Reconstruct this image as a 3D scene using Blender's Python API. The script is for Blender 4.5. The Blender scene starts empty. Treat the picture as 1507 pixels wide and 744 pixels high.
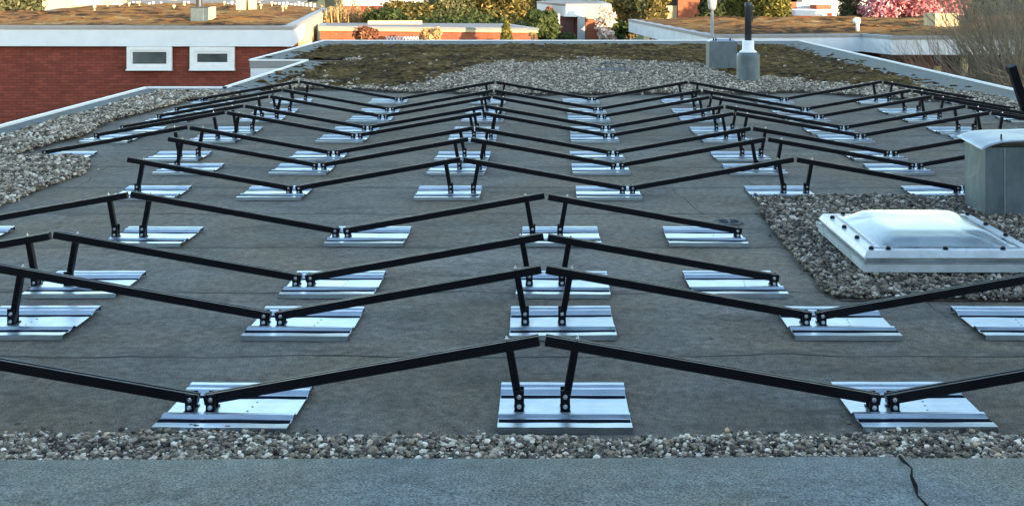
import bpy, bmesh, math, random
import numpy as np
from mathutils import Vector, Matrix
R = math.radians
random.seed(7); rng = np.random.default_rng(11)
sc = bpy.context.scene
COL = sc.collection
H = 1.5; F = 1708.0; VX = 800.0; VY = -26.0     # eye height above the roof, focal length and vanishing point in photo pixels

def G(px, py, z=0.0):                    # point of a level plane seen at a photo pixel
    k = py - VY; d = (H - z) * F / k
    return ((px - VX) / F * d, d)
def AX(px, Y): return (px - VX) / F * Y
def AZ(py, Y): return H - (py - VY) / F * Y

# ------------------------------------------------------------------ materials
def nmat(name, base=(0.5, 0.5, 0.5), rough=0.6, metal=0.0, spec=0.5):
    m = bpy.data.materials.new(name); m.use_nodes = True
    b = m.node_tree.nodes['Principled BSDF']
    b.inputs['Base Color'].default_value = (*base, 1); b.inputs['Roughness'].default_value = rough
    b.inputs['Metallic'].default_value = metal; b.inputs['Specular IOR Level'].default_value = spec
    return m, m.node_tree, b
def N(t, typ, **kw):
    n = t.nodes.new(typ)
    for k, v in kw.items():
        if k in n.inputs.keys() if hasattr(n.inputs, 'keys') else False: n.inputs[k].default_value = v
        else: setattr(n, k, v)
    return n
def noise(t, vec, scale, detail=4, rough=0.55, dist=0.0):
    n = t.nodes.new('ShaderNodeTexNoise'); n.inputs['Scale'].default_value = scale
    n.inputs['Detail'].default_value = detail; n.inputs['Roughness'].default_value = rough
    n.inputs['Distortion'].default_value = dist
    t.links.new(vec, n.inputs['Vector']); return n.outputs['Fac']
def ramp(t, fac, stops, interp='LINEAR'):
    r = t.nodes.new('ShaderNodeValToRGB'); cr = r.color_ramp; cr.interpolation = interp
    while len(cr.elements) < len(stops): cr.elements.new(0.5)
    for e, (p, c) in zip(cr.elements, stops):
        e.position = p; e.color = (*c, 1) if len(c) == 3 else c
    t.links.new(fac, r.inputs['Fac']); return r.outputs['Color']
def mix(t, fac, a, b, blend='MIX'):
    m = t.nodes.new('ShaderNodeMix'); m.data_type = 'RGBA'; m.blend_type = blend
    for sock, v in ((m.inputs[0], fac), (m.inputs[6], a), (m.inputs[7], b)):
        if hasattr(v, 'links') or hasattr(v, 'is_linked'): t.links.new(v, sock)
        elif isinstance(v, (int, float)): sock.default_value = v
        else: sock.default_value = (*v, 1)
    return m.outputs[2]
def math_(t, op, a, b=0.0):
    m = t.nodes.new('ShaderNodeMath'); m.operation = op
    for s, v in ((m.inputs[0], a), (m.inputs[1], b)):
        if hasattr(v, 'is_linked'): t.links.new(v, s)
        else: s.default_value = v
    return m.outputs[0]
def bump(t, b, h, strength=0.3, dist=0.01):
    n = t.nodes.new('ShaderNodeBump'); n.inputs['Strength'].default_value = strength; n.inputs['Distance'].default_value = dist
    t.links.new(h, n.inputs['Height']); t.links.new(n.outputs[0], b.inputs['Normal'])
def objco(t): return t.nodes.new('ShaderNodeTexCoord').outputs['Object']
def smooth_mat(name, base, rough=0.6, metal=0, var=0.15, scale=6.0, bs=0.1, spec=0.5):
    m, t, b = nmat(name, base, rough, metal, spec); co = objco(t)
    n = noise(t, co, scale, 6, 0.65)
    c = ramp(t, n, [(0.25, tuple(x * (1 - var) for x in base)), (0.75, tuple(min(1, x * (1 + var)) for x in base))])
    t.links.new(c, b.inputs['Base Color'])
    rr = ramp(t, noise(t, co, scale * 2.3, 4), [(0.3, (rough * 0.8,) * 3), (0.7, (min(1, rough * 1.2),) * 3)])
    t.links.new(rr, b.inputs['Roughness'])
    bump(t, b, noise(t, co, scale * 12, 3), bs, 0.004)
    return m

def membrane_mat(name, base, seams=True, stain=0.35):
    m, t, b = nmat(name, base, 0.75, 0, 0.18); co = objco(t)
    dark = tuple(x * (1 - stain) for x in base); lite = tuple(x * (1 + stain * 0.8) for x in base)
    mp = t.nodes.new('ShaderNodeMapping'); mp.inputs['Scale'].default_value = (0.8, 1.0, 1); t.links.new(co, mp.inputs['Vector'])
    big = noise(t, mp.outputs[0], 1.1, 9, 0.66, 0.9)
    c = ramp(t, big, [(0.36, dark), (0.5, base), (0.66, lite)])
    warm = ramp(t, noise(t, co, 0.9, 5, 0.6, 0.3), [(0.42, (0, 0, 0)), (0.62, (1, 1, 1))])
    wf = math_(t, 'MULTIPLY', warm, 0.7)
    c = mix(t, wf, c, (base[0] * 1.12, base[1] * 0.95, base[2] * 0.72))
    gr = noise(t, co, 150, 3, 0.8)
    grc = ramp(t, gr, [(0.36, (0.4,) * 3), (0.50, (1.0,) * 3), (0.64, (1.75,) * 3)])
    c = mix(t, 0.8 if seams else 0.95, c, grc, 'MULTIPLY')
    mid = noise(t, co, 23, 5, 0.7)
    c = mix(t, 0.8 if seams else 0.45, c, ramp(t, mid, [(0.36, (0.62,) * 3), (0.50, (1.0,) * 3), (0.64, (1.38,) * 3)]), 'MULTIPLY')
    # scuffs, dried puddle rims
    pud = noise(t, co, 0.75, 4, 0.5, 1.8)
    c = mix(t, 0.5, c, ramp(t, pud, [(0.44, (1,) * 3), (0.475, (0.72,) * 3), (0.50, (1.16,) * 3), (0.60, (1.0,) * 3)]), 'MULTIPLY')
    vs_ = t.nodes.new('ShaderNodeTexVoronoi'); vs_.feature = 'F1'; vs_.inputs['Scale'].default_value = 6.5; t.links.new(co, vs_.inputs['Vector'])
    c = mix(t, math_(t, 'MULTIPLY', math_(t, 'LESS_THAN', vs_.outputs['Distance'], 0.045), 0.7), c, (0.02, 0.02, 0.02))
    # water streaks, drawn out along the rolls
    mp2 = t.nodes.new('ShaderNodeMapping'); mp2.inputs['Scale'].default_value = (0.45, 1.5, 1); t.links.new(co, mp2.inputs['Vector'])
    st = noise(t, mp2.outputs[0], 2.2, 6, 0.6, 1.2)
    c = mix(t, 0.55 if seams else 0.2, c, ramp(t, st, [(0.36, (0.6,) * 3), (0.45, (1,) * 3), (0.68, (1.15,) * 3)]), 'MULTIPLY')
    h = gr
    if seams:
        sp = t.nodes.new('ShaderNodeSeparateXYZ'); t.links.new(co, sp.inputs[0])
        wob = math_(t, 'MULTIPLY', math_(t, 'SUBTRACT', noise(t, co, 1.4, 4), 0.5), 0.16)
        y = math_(t, 'ADD', sp.outputs['Y'], wob)
        fr = math_(t, 'FRACT', math_(t, 'DIVIDE', math_(t, 'ADD', y, 0.10), 0.95))
        line = math_(t, 'LESS_THAN', fr, 0.019)
        roll = math_(t, 'FLOOR', math_(t, 'DIVIDE', math_(t, 'ADD', y, 0.10), 0.95))
        # a different tint for every roll, and an end lap somewhere along it
        wn = t.nodes.new('ShaderNodeTexWhiteNoise'); wn.noise_dimensions = '1D'; t.links.new(roll, wn.inputs['W'])
        tint = ramp(t, wn.outputs['Value'], [(0, (0.84,) * 3), (1, (1.13,) * 3)])
        c = mix(t, 1.0, c, tint, 'MULTIPLY')
        xo = math_(t, 'ADD', math_(t, 'ADD', sp.outputs['X'], math_(t, 'MULTIPLY', math_(t, 'SUBTRACT', noise(t, co, 2.1, 3), 0.5), 0.12)), math_(t, 'MULTIPLY', wn.outputs['Value'], 4.7))
        frx = math_(t, 'FRACT', math_(t, 'DIVIDE', math_(t, 'ADD', xo, math_(t, 'MULTIPLY', sp.outputs['Y'], 0.12)), 5.0))
        linex = math_(t, 'MULTIPLY', math_(t, 'LESS_THAN', frx, 0.0012), math_(t, 'GREATER_THAN', sp.outputs['Y'], 5.2))
        line = math_(t, 'MAXIMUM', line, linex)
        brk = ramp(t, noise(t, co, 2.6, 4), [(0.36, (0.5,) * 3), (0.52, (1.0,) * 3)])
        lf = math_(t, 'MULTIPLY', line, brk)
        c = mix(t, lf, c, (0.018, 0.019, 0.02))
        # tar bleed next to the lap
        band = math_(t, 'LESS_THAN', fr, 0.085)
        bf = math_(t, 'MULTIPLY', band, ramp(t, noise(t, co, 5, 4), [(0.44, (0.08,) * 3), (0.60, (0.6,) * 3)]))
        c = mix(t, bf, c, tuple(x * 0.5 for x in base))
        # small cracks and dark spots
        vo = t.nodes.new('ShaderNodeTexVoronoi'); vo.feature = 'F1'; vo.inputs['Scale'].default_value = 1.9; t.links.new(co, vo.inputs['Vector'])
        spot = math_(t, 'LESS_THAN', vo.outputs['Distance'], 0.022)
        c = mix(t, math_(t, 'MULTIPLY', spot, 0.8), c, (0.02, 0.02, 0.02))
        h = math_(t, 'ADD', math_(t, 'MULTIPLY', gr, 0.35), math_(t, 'ADD', math_(t, 'MULTIPLY', fr, -0.25), math_(t, 'MULTIPLY', big, 0.8)))
    t.links.new(c, b.inputs['Base Color'])
    t.links.new(ramp(t, big, [(0.3, (0.78,) * 3), (0.7, (0.95,) * 3)]), b.inputs['Roughness'])
    bump(t, b, h, 0.35, 0.006)
    return m

def brick_mat(name, c1, c2, mortar, sx=0.24, sy=0.075):
    m, t, b = nmat(name, c1, 0.85, 0, 0.25); co = objco(t)
    sp = t.nodes.new('ShaderNodeSeparateXYZ'); t.links.new(co, sp.inputs[0])
    u = math_(t, 'ADD', sp.outputs['X'], sp.outputs['Y'])
    cb = t.nodes.new('ShaderNodeCombineXYZ'); t.links.new(u, cb.inputs['X']); t.links.new(sp.outputs['Z'], cb.inputs['Y'])
    br = t.nodes.new('ShaderNodeTexBrick'); t.links.new(cb.outputs[0], br.inputs['Vector'])
    br.inputs['Scale'].default_value = 1.0; br.inputs['Brick Width'].default_value = sx; br.inputs['Row Height'].default_value = sy
    br.inputs['Mortar Size'].default_value = 0.009; br.inputs['Color1'].default_value = (*c1, 1); br.inputs['Color2'].default_value = (*c2, 1)
    br.inputs['Mortar'].default_value = (*mortar, 1); br.inputs['Bias'].default_value = -0.2
    c = mix(t, 0.6, br.outputs['Color'], ramp(t, noise(t, co, 2.2, 6, 0.7), [(0.34, (0.62,) * 3), (0.66, (1.22,) * 3)]), 'MULTIPLY')
    t.links.new(c, b.inputs['Base Color']); bump(t, b, br.outputs['Fac'], -0.5, 0.01)
    return m

def attr_mat(name, stops, rough=0.8, fine=0.0, fscale=60, spec=0.4, sss=None, interp='LINEAR'):
    """colour picked per stone / leaf from the face attribute 'rnd'"""
    m, t, b = nmat(name, (0.3, 0.3, 0.3), rough, 0, spec)
    a = t.nodes.new('ShaderNodeAttribute'); a.attribute_name = 'rnd'
    c = ramp(t, a.outputs['Fac'], stops, interp)
    if fine:
        co = objco(t)
        c = mix(t, fine, c, ramp(t, noise(t, co, fscale, 4, 0.7), [(0.3, (0.6,) * 3), (0.7, (1.35,) * 3)]), 'MULTIPLY')
    t.links.new(c, b.inputs['Base Color'])
    if sss:
        tr = t.nodes.new('ShaderNodeBsdfTranslucent'); t.links.new(c, tr.inputs['Color'])
        mx = t.nodes.new('ShaderNodeMixShader'); mx.inputs[0].default_value = sss
        t.links.new(b.outputs[0], mx.inputs[1]); t.links.new(tr.outputs[0], mx.inputs[2])
        t.links.new(mx.outputs[0], t.nodes['Material Output'].inputs['Surface'])
    return m

def moss_mat(name, stops, scale=9.0):
    m, t, b = nmat(name, (0.1, 0.08, 0.03), 0.95, 0, 0.1); co = objco(t)
    n1 = noise(t, co, scale, 8, 0.72, 0.4); n2 = noise(t, co, scale * 0.13, 5, 0.6, 0.5)
    c = ramp(t, math_(t, 'ADD', math_(t, 'MULTIPLY', n1, 0.68), math_(t, 'MULTIPLY', n2, 0.32)), stops)
    wh = ramp(t, noise(t, co, scale * 3.1, 3, 0.5), [(0.66, (0, 0, 0)), (0.72, (1, 1, 1))])
    c = mix(t, math_(t, 'MULTIPLY', wh, 0.5), c, stops[-1][1])
    t.links.new(c, b.inputs['Base Color']); bump(t, b, noise(t, co, scale * 4, 6, 0.7), 0.9, 0.05)
    return m

M = {}
M['membrane'] = membrane_mat('roof_membrane', (0.124, 0.118, 0.105))
M['edge'] = membrane_mat('slate_coated_membrane', (0.135, 0.155, 0.156), False, 0.22)
M['white_trim'] = smooth_mat('white_edge_trim', (0.74, 0.76, 0.78), 0.45, 0, 0.06, 3)
M['fascia'] = smooth_mat('white_fascia_board', (0.66, 0.71, 0.76), 0.55, 0, 0.07, 2.5)
M['fascia_dirty'] = smooth_mat('weathered_white_fascia', (0.60, 0.65, 0.70), 0.6, 0, 0.14, 2.0)
M['coping'] = smooth_mat('grey_coping', (0.24, 0.25, 0.26), 0.6, 0, 0.15, 4)
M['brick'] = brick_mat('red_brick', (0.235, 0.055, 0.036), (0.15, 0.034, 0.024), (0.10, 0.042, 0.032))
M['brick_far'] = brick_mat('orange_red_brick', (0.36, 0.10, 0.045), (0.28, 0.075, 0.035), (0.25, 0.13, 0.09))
M['cream'] = smooth_mat('cream_render', (0.56, 0.46, 0.27), 0.85, 0, 0.07, 2)
M['concrete'] = smooth_mat('grey_concrete', (0.36, 0.38, 0.39), 0.85, 0, 0.15, 3)
M['grey_render'] = smooth_mat('pale_grey_render', (0.5, 0.52, 0.54), 0.8, 0, 0.1, 2)
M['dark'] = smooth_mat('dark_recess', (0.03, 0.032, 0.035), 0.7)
M['wood'] = smooth_mat('grey_timber', (0.17, 0.165, 0.155), 0.8, 0, 0.2, 5)
M['ground'] = smooth_mat('lawn', (0.055, 0.075, 0.022), 0.95, 0, 0.4, 0.8, 0.6, 0.1)
M['roof_far'] = smooth_mat('far_roof_felt', (0.16, 0.17, 0.18), 0.8, 0, 0.2, 2)

# aluminium of the base plates: mill finish with brushing along the ribs
m, t, b = nmat('mill_finish_aluminium', (0.80, 0.83, 0.86), 0.34, 1.0); co = objco(t)
mp = t.nodes.new('ShaderNodeMapping'); mp.inputs['Scale'].default_value = (1.2, 60, 60); t.links.new(co, mp.inputs['Vector'])
nn = math_(t, 'ADD', math_(t, 'MULTIPLY', noise(t, mp.outputs[0], 3, 5, 0.6), .6), math_(t, 'MULTIPLY', noise(t, objco(t), 9, 5, 0.7, 1.2), .4))
t.links.new(ramp(t, nn, [(0.38, (0.27,) * 3), (0.62, (0.40,) * 3)]), b.inputs['Roughness'])
n2 = noise(t, co, 7, 5, 0.65)
t.links.new(ramp(t, n2, [(0.3, (0.32, 0.38, 0.44)), (0.6, (0.42, 0.485, 0.55))]), b.inputs['Base Color'])
bump(t, b, nn, 0.012, 0.001); M['alu'] = m
m, t, b = nmat('black_anodised', (0.0022, 0.0026, 0.0055), 0.4, 0.0, 0.22); co = objco(t)
t.links.new(ramp(t, noise(t, co, 16, 5, 0.7), [(0.3, (0.34,) * 3), (0.7, (0.5,) * 3)]), b.inputs['Roughness']); M['black'] = m
m, t, b = nmat('zinc_bolt', (0.72, 0.73, 0.75), 0.22, 1.0); co = objco(t)
t.links.new(ramp(t, noise(t, co, 90, 3), [(0.3, (0.16,) * 3), (0.7, (0.32,) * 3)]), b.inputs['Roughness']); M['bolt'] = m
# zinc sheet with streaks
def zinc(name, base, rough):
    m, t, b = nmat(name, base, rough, 0.55); co = objco(t)
    mp = t.nodes.new('ShaderNodeMapping'); mp.inputs['Scale'].default_value = (2.5, 2.5, 1.2); t.links.new(co, mp.inputs['Vector'])
    s = noise(t, mp.outputs[0], 2.4, 7, 0.68, 0.5); f = noise(t, co, 14, 6, 0.7)
    c = ramp(t, s, [(0.28, tuple(x * 0.7 for x in base)), (0.5, base), (0.70, tuple(min(1, x * 1.35) for x in base))])
    c = mix(t, 0.6, c, ramp(t, f, [(0.3, (0.8,) * 3), (0.7, (1.12,) * 3)]), 'MULTIPLY')
    vo = noise(t, co, 5, 6, 0.7, 1.5)
    c = mix(t, math_(t, 'MULTIPLY', ramp(t, vo, [(0.58, (0, 0, 0)), (0.70, (1, 1, 1))]), 0.22), c, (0.5, 0.54, 0.56))
    t.links.new(c, b.inputs['Base Color'])
    t.links.new(ramp(t, f, [(0.3, (rough * 0.85,) * 3), (0.7, (min(1, rough * 1.2),) * 3)]), b.inputs['Roughness']); bump(t, b, f, 0.12, 0.004)
    return m
M['zinc'] = zinc('weathered_zinc', (0.125, 0.165, 0.185), 0.5)
M['zinc_bright'] = zinc('bright_zinc_cap', (0.30, 0.34, 0.37), 0.36)
M['lead'] = zinc('lead_flashing', (0.20, 0.22, 0.23), 0.5)
M['black_pipe'] = smooth_mat('black_flue_pipe', (0.03, 0.035, 0.045), 0.45, 0, 0.2, 8)
M['white_plastic'] = smooth_mat('white_plastic', (0.70, 0.73, 0.75), 0.4, 0, 0.08, 9)
M['white_grp'] = smooth_mat('weathered_white_plastic_frame', (0.40, 0.455, 0.49), 0.3, 0, 0.22, 9)
# acrylic dome: clear shell with a dusty film
m, t, b = nmat('clear_acrylic_shell', (0.90, 0.95, 0.97), 0.08, 0, 0.5); co = objco(t)
b.inputs['Transmission Weight'].default_value = 1.0; b.inputs['IOR'].default_value = 1.3
df = t.nodes.new('ShaderNodeBsdfDiffuse'); df.inputs['Color'].default_value = (0.70, 0.78, 0.82, 1)
mx = t.nodes.new('ShaderNodeMixShader'); t.links.new(ramp(t, noise(t, co, 5, 6, 0.65, 0.4), [(0.35, (0.01,) * 3), (0.75, (0.12,) * 3)]), mx.inputs[0])
t.links.new(b.outputs[0], mx.inputs[1]); t.links.new(df.outputs[0], mx.inputs[2]); t.links.new(mx.outputs[0], t.nodes['Material Output'].inputs['Surface'])
M['acrylic'] = m
m, t, b = nmat('window_glass', (0.03, 0.037, 0.042), 0.06, 0, 0.6); co = objco(t)
t.links.new(ramp(t, noise(t, co, 0.9, 3), [(0.3, (0.035, 0.043, 0.048)), (0.7, (0.13, 0.145, 0.15))]), b.inputs['Base Color']); M['glass'] = m
m, t, b = nmat('frosted_lantern', (0.36, 0.37, 0.37), 0.25); M['lantern'] = m

M['pebble'] = attr_mat('river_gravel', [(0.0, (0.02, 0.018, 0.015)), (0.26, (0.085, 0.072, 0.056)), (0.48, (0.18, 0.15, 0.112)),
    (0.64, (0.26, 0.20, 0.135)), (0.80, (0.32, 0.28, 0.23)), (0.93, (0.62, 0.56, 0.46)), (0.985, (0.82, 0.78, 0.68)), (1.0, (0.62, 0.40, 0.20))], 0.7, 0.8, 85)
M['pebble_warm'] = attr_mat('sandy_gravel', [(0.0, (0.04, 0.035, 0.026)), (0.3, (0.15, 0.125, 0.09)), (0.6, (0.29, 0.24, 0.175)), (0.85, (0.46, 0.40, 0.31)), (1.0, (0.75, 0.70, 0.6))], 0.8, 0.7, 60)
M['pebble_dark'] = attr_mat('grey_lava_gravel', [(0.0, (0.02, 0.018, 0.015)), (0.35, (0.08, 0.068, 0.053)), (0.65, (0.165, 0.138, 0.105)), (0.88, (0.30, 0.26, 0.205)), (1.0, (0.55, 0.52, 0.48))], 0.8, 0.8, 75)
M['pebble_far'] = attr_mat('pale_gravel', [(0.0, (0.05, 0.044, 0.034)), (0.4, (0.155, 0.133, 0.102)), (0.75, (0.31, 0.27, 0.21)), (1.0, (0.62, 0.56, 0.45))], 0.85, 0.6, 40)
M['gravel_bed'] = smooth_mat('gravel_bed', (0.11, 0.10, 0.085), 0.95, 0, 0.4, 30, 0.6)
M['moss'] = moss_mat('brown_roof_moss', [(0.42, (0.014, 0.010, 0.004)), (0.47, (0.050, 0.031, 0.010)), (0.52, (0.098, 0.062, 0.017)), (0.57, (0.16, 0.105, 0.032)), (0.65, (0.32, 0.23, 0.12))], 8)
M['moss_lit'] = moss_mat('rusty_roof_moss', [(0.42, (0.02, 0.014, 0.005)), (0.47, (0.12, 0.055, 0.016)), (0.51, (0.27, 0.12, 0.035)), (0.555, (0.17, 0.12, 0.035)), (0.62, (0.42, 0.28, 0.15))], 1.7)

def leafmat(name, dark, mid, lite, tr=0.25):
    return attr_mat(name, [(0, dark), (0.5, mid), (1, lite)], 0.75, 0.0, 1, 0.25, tr)
M['leaf_green'] = leafmat('green_leaves', (0.016, 0.030, 0.010), (0.042, 0.065, 0.018), (0.095, 0.12, 0.035))
M['leaf_gold'] = leafmat('golden_leaves', (0.03, 0.034, 0.010), (0.13, 0.11, 0.03), (0.42, 0.32, 0.12))
M['leaf_olive'] = leafmat('olive_leaves', (0.045, 0.05, 0.022), (0.10, 0.105, 0.045), (0.20, 0.20, 0.10))
M['leaf_rust'] = leafmat('rusty_leaves', (0.09, 0.03, 0.018), (0.24, 0.10, 0.05), (0.48, 0.27, 0.15))
M['leaf_straw'] = leafmat('straw_stems', (0.22, 0.13, 0.055), (0.42, 0.29, 0.13), (0.62, 0.48, 0.27))
M['leaf_pink'] = leafmat('pink_blossom', (0.35, 0.10, 0.12), (0.66, 0.26, 0.30), (0.85, 0.55, 0.55))
M['leaf_white'] = leafmat('white_blossom', (0.50, 0.34, 0.28), (0.75, 0.62, 0.54), (0.85, 0.80, 0.74))
M['leaf_conifer'] = leafmat('conifer_sprays', (0.010, 0.022, 0.010), (0.028, 0.048, 0.016), (0.10, 0.11, 0.03))
M['leaf_conifer_gold'] = leafmat('golden_conifer_sprays', (0.035, 0.045, 0.010), (0.13, 0.125, 0.028), (0.36, 0.31, 0.07))
M['bark'] = smooth_mat('bark', (0.11, 0.085, 0.06), 0.9, 0, 0.3, 12, 0.5)
M['bark_pale'] = smooth_mat('pale_bark', (0.42, 0.36, 0.26), 0.9, 0, 0.2, 12, 0.4)
M['twig'] = smooth_mat('grey_brown_twigs', (0.27, 0.225, 0.165), 0.9, 0, 0.3, 12, 0.3)

# ------------------------------------------------------------------ object helpers
def tag(o, label=None, cat=None, group=None, kind=None):
    if label: o['label'] = label
    if cat: o['category'] = cat
    if group: o['group'] = group
    if kind: o['kind'] = kind
    return o
def empty(name, loc=(0, 0, 0), rz=0):
    o = bpy.data.objects.new(name, None); COL.objects.link(o); o.location = loc; o.rotation_euler = (0, 0, rz)
    o.empty_display_size = 0.1; return o
class MB:
    def __init__(s): s.v = []; s.f = []
    def add(s, vs, fs):
        n = len(s.v); s.v += [tuple(x) for x in vs]; s.f += [tuple(n + i for i in q) for q in fs]; return s
    def box(s, x0, x1, y0, y1, z0, z1, rot=None, c=(0, 0, 0)):
        vs = [Vector((x, y, z)) for z in (z0, z1) for y in (y0, y1) for x in (x0, x1)]
        if rot: vs = [rot @ v for v in vs]
        vs = [v + Vector(c) for v in vs]
        return s.add(vs, [(0, 2, 3, 1), (4, 5, 7, 6), (0, 1, 5, 4), (2, 6, 7, 3), (0, 4, 6, 2), (1, 3, 7, 5)])
    def cyl(s, p0, p1, r0, r1=None, n=12, cap=True):
        r1 = r0 if r1 is None else r1; p0 = Vector(p0); p1 = Vector(p1); d = (p1 - p0).normalized()
        a = d.orthogonal().normalized(); c = d.cross(a); vs = []
        for p, r in ((p0, r0), (p1, r1)):
            for i in range(n):
                w = 2 * math.pi * i / n; vs.append(p + (a * math.cos(w) + c * math.sin(w)) * r)
        fs = [(i, (i + 1) % n, n + (i + 1) % n, n + i) for i in range(n)]
        if cap: fs += [tuple(range(n))[::-1], tuple(range(n, 2 * n))]
        return s.add(vs, fs)
    def lathe(s, prof, n=24, c=(0, 0, 0)):
        vs = []; 
        for r, z in prof:
            for i in range(n):
                w = 2 * math.pi * i / n; vs.append((c[0] + r * math.cos(w), c[1] + r * math.sin(w), c[2] + z))
        fs = []
        for j in range(len(prof) - 1):
            for i in range(n):
                fs.append((j * n + i, j * n + (i + 1) % n, (j + 1) * n + (i + 1) % n, (j + 1) * n + i))
        fs.append(tuple(range(n))[::-1]); fs.append(tuple((len(prof) - 1) * n + i for i in range(n)))
        return s.add(vs, fs)
    def prism(s, poly, z0, z1):
        n = len(poly); vs = [(x, y, z0) for x, y in poly] + [(x, y, z1) for x, y in poly]
        fs = [tuple(range(n))[::-1], tuple(range(n, 2 * n))] + [(i, (i + 1) % n, n + (i + 1) % n, n + i) for i in range(n)]
        return s.add(vs, fs)
    def build(s, name, mat, parent=None, bev=0.0, smooth=False, seg=2):
        me = bpy.data.meshes.new(name); me.from_pydata([tuple(v) for v in s.v], [], s.f)
        bm = bmesh.new(); bm.from_mesh(me)
        if bev > 0:
            bmesh.ops.remove_doubles(bm, verts=bm.verts, dist=1e-6)
            ed = [e for e in bm.edges if len(e.link_faces) == 2 and e.calc_face_angle(0) > 0.5]
            bmesh.ops.bevel(bm, geom=ed, offset=bev, segments=seg, profile=0.6, affect='EDGES', clamp_overlap=True)
        bmesh.ops.recalc_face_normals(bm, faces=bm.faces); bm.to_mesh(me); bm.free()
        if smooth: me.polygons.foreach_set('use_smooth', [True] * len(me.polygons))
        me.materials.append(mat)
        o = bpy.data.objects.new(name, me); COL.objects.link(o)
        if parent: o.parent = parent
        return o
def inst(src, parent, loc=(0, 0, 0)):
    o = src.copy(); COL.objects.link(o); o.parent = parent; o.location = loc; return o
def np_mesh(name, V, Fc, mat, rnd=None, smooth=False, parent=None):
    """V (n,3), Fc (m,k) all faces with k corners"""
    me = bpy.data.meshes.new(name); n, k = Fc.shape
    me.vertices.add(len(V)); me.vertices.foreach_set('co', V.astype(np.float32).ravel())
    me.loops.add(n * k); me.loops.foreach_set('vertex_index', Fc.astype(np.int32).ravel())
    me.polygons.add(n); me.polygons.foreach_set('loop_start', np.arange(0, n * k, k, dtype=np.int32))
    me.update(calc_edges=True)
    if smooth: me.polygons.foreach_set('use_smooth', np.ones(n, dtype=bool))
    if rnd is not None:
        a = me.attributes.new('rnd', 'FLOAT', 'FACE'); a.data.foreach_set('value', rnd.astype(np.float32))
    me.materials.append(mat); me.validate(verbose=False)
    o = bpy.data.objects.new(name, me); COL.objects.link(o)
    if parent: o.parent = parent
    return o

# smooth value noise on the plane
_tab = rng.random((256, 256))
def vnoise(x, y):
    x = np.asarray(x, float); y = np.asarray(y, float)
    xi = np.floor(x).astype(int); yi = np.floor(y).astype(int); fx = x - xi; fy = y - yi
    fx = fx * fx * (3 - 2 * fx); fy = fy * fy * (3 - 2 * fy)
    g = lambda a, b_: _tab[a % 256, b_ % 256]
    return (g(xi, yi) * (1 - fx) + g(xi + 1, yi) * fx) * (1 - fy) + (g(xi, yi + 1) * (1 - fx) + g(xi + 1, yi + 1) * fx) * fy
def fbm(x, y, o=4):
    s = 0; a = 0.5
    for i in range(o): s = s + a * vnoise(np.asarray(x) * 2 ** i + 17 * i, np.asarray(y) * 2 ** i + 31 * i); a *= 0.5
    return s / (1 - 0.5 ** o)

# ------------------------------------------------------------------ pebbles
def ico(sub):
    bm = bmesh.new(); bmesh.ops.create_icosphere(bm, subdivisions=sub, radius=1.0)
    v = np.array([x.co[:] for x in bm.verts]); f = np.array([[q.index for q in p.verts] for p in bm.faces]); bm.free(); return v, f
ICO1, ICO2 = ico(1), ico(2)
def pebbles(name, mat, x0, x1, y0, y1, dens, size, inside, sub=1, zfun=None, layers=2, label='', szvar=0.35, flat=False):
    n = int((x1 - x0) * (y1 - y0) * dens); x = rng.uniform(x0, x1, n); y = rng.uniform(y0, y1, n)
    keep = inside(x, y); x, y = x[keep], y[keep]; n = len(x)
    bv, bf = ICO2 if sub == 2 else ICO1
    st_ = rng.choice(n, int(n * .016), replace=False); ang = rng.uniform(0, 2 * np.pi, len(st_)); far_ = np.abs(rng.normal(0, .11, len(st_)))
    x[st_] += np.cos(ang) * far_; y[st_] += (np.abs(np.sin(ang)) if y1 < 4 else np.sin(ang)) * far_
    s = size * np.clip(rng.lognormal(0, szvar, n), 0.45, 2.1)
    sc3 = np.stack([s * rng.uniform(0.8, 1.25, n), s * rng.uniform(0.65, 1.0, n), s * rng.uniform(0.45, 0.8, n)], 1)
    z = sc3[:, 2] * 0.7 + rng.random(n) ** 1.3 * size * layers * 0.8
    if zfun is not None: z = z + zfun(x, y)
    z[st_] = sc3[st_, 2] * .6 + .004
    az = rng.uniform(0, 2 * np.pi, n); tl = rng.normal(0, 0.35, n); ta = rng.uniform(0, np.pi, n)
    V = bv[None] * sc3[:, None, :]
    V = V * (1 + 0.16 * rng.standard_normal((n, len(bv), 1)) * (0.8 if sub == 2 else (1.0 if flat else 0.6)))
    ct, st = np.cos(tl)[:, None], np.sin(tl)[:, None]
    vy = V[..., 1] * ct - V[..., 2] * st; vz = V[..., 1] * st + V[..., 2] * ct
    ca, sa = np.cos(az)[:, None], np.sin(az)[:, None]
    X = V[..., 0] * ca - vy * sa + x[:, None]; Y = V[..., 0] * sa + vy * ca + y[:, None]; Z = vz + z[:, None]
    VV = np.stack([X, Y, Z], -1).reshape(-1, 3)
    FF = (bf[None] + (np.arange(n) * len(bv))[:, None, None]).reshape(-1, 3)
    o = np_mesh(name, VV, FF, mat, np.repeat(rng.random(n), len(bf)), smooth=not flat)
    return tag(o, label, 'gravel', kind='stuff')

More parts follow.
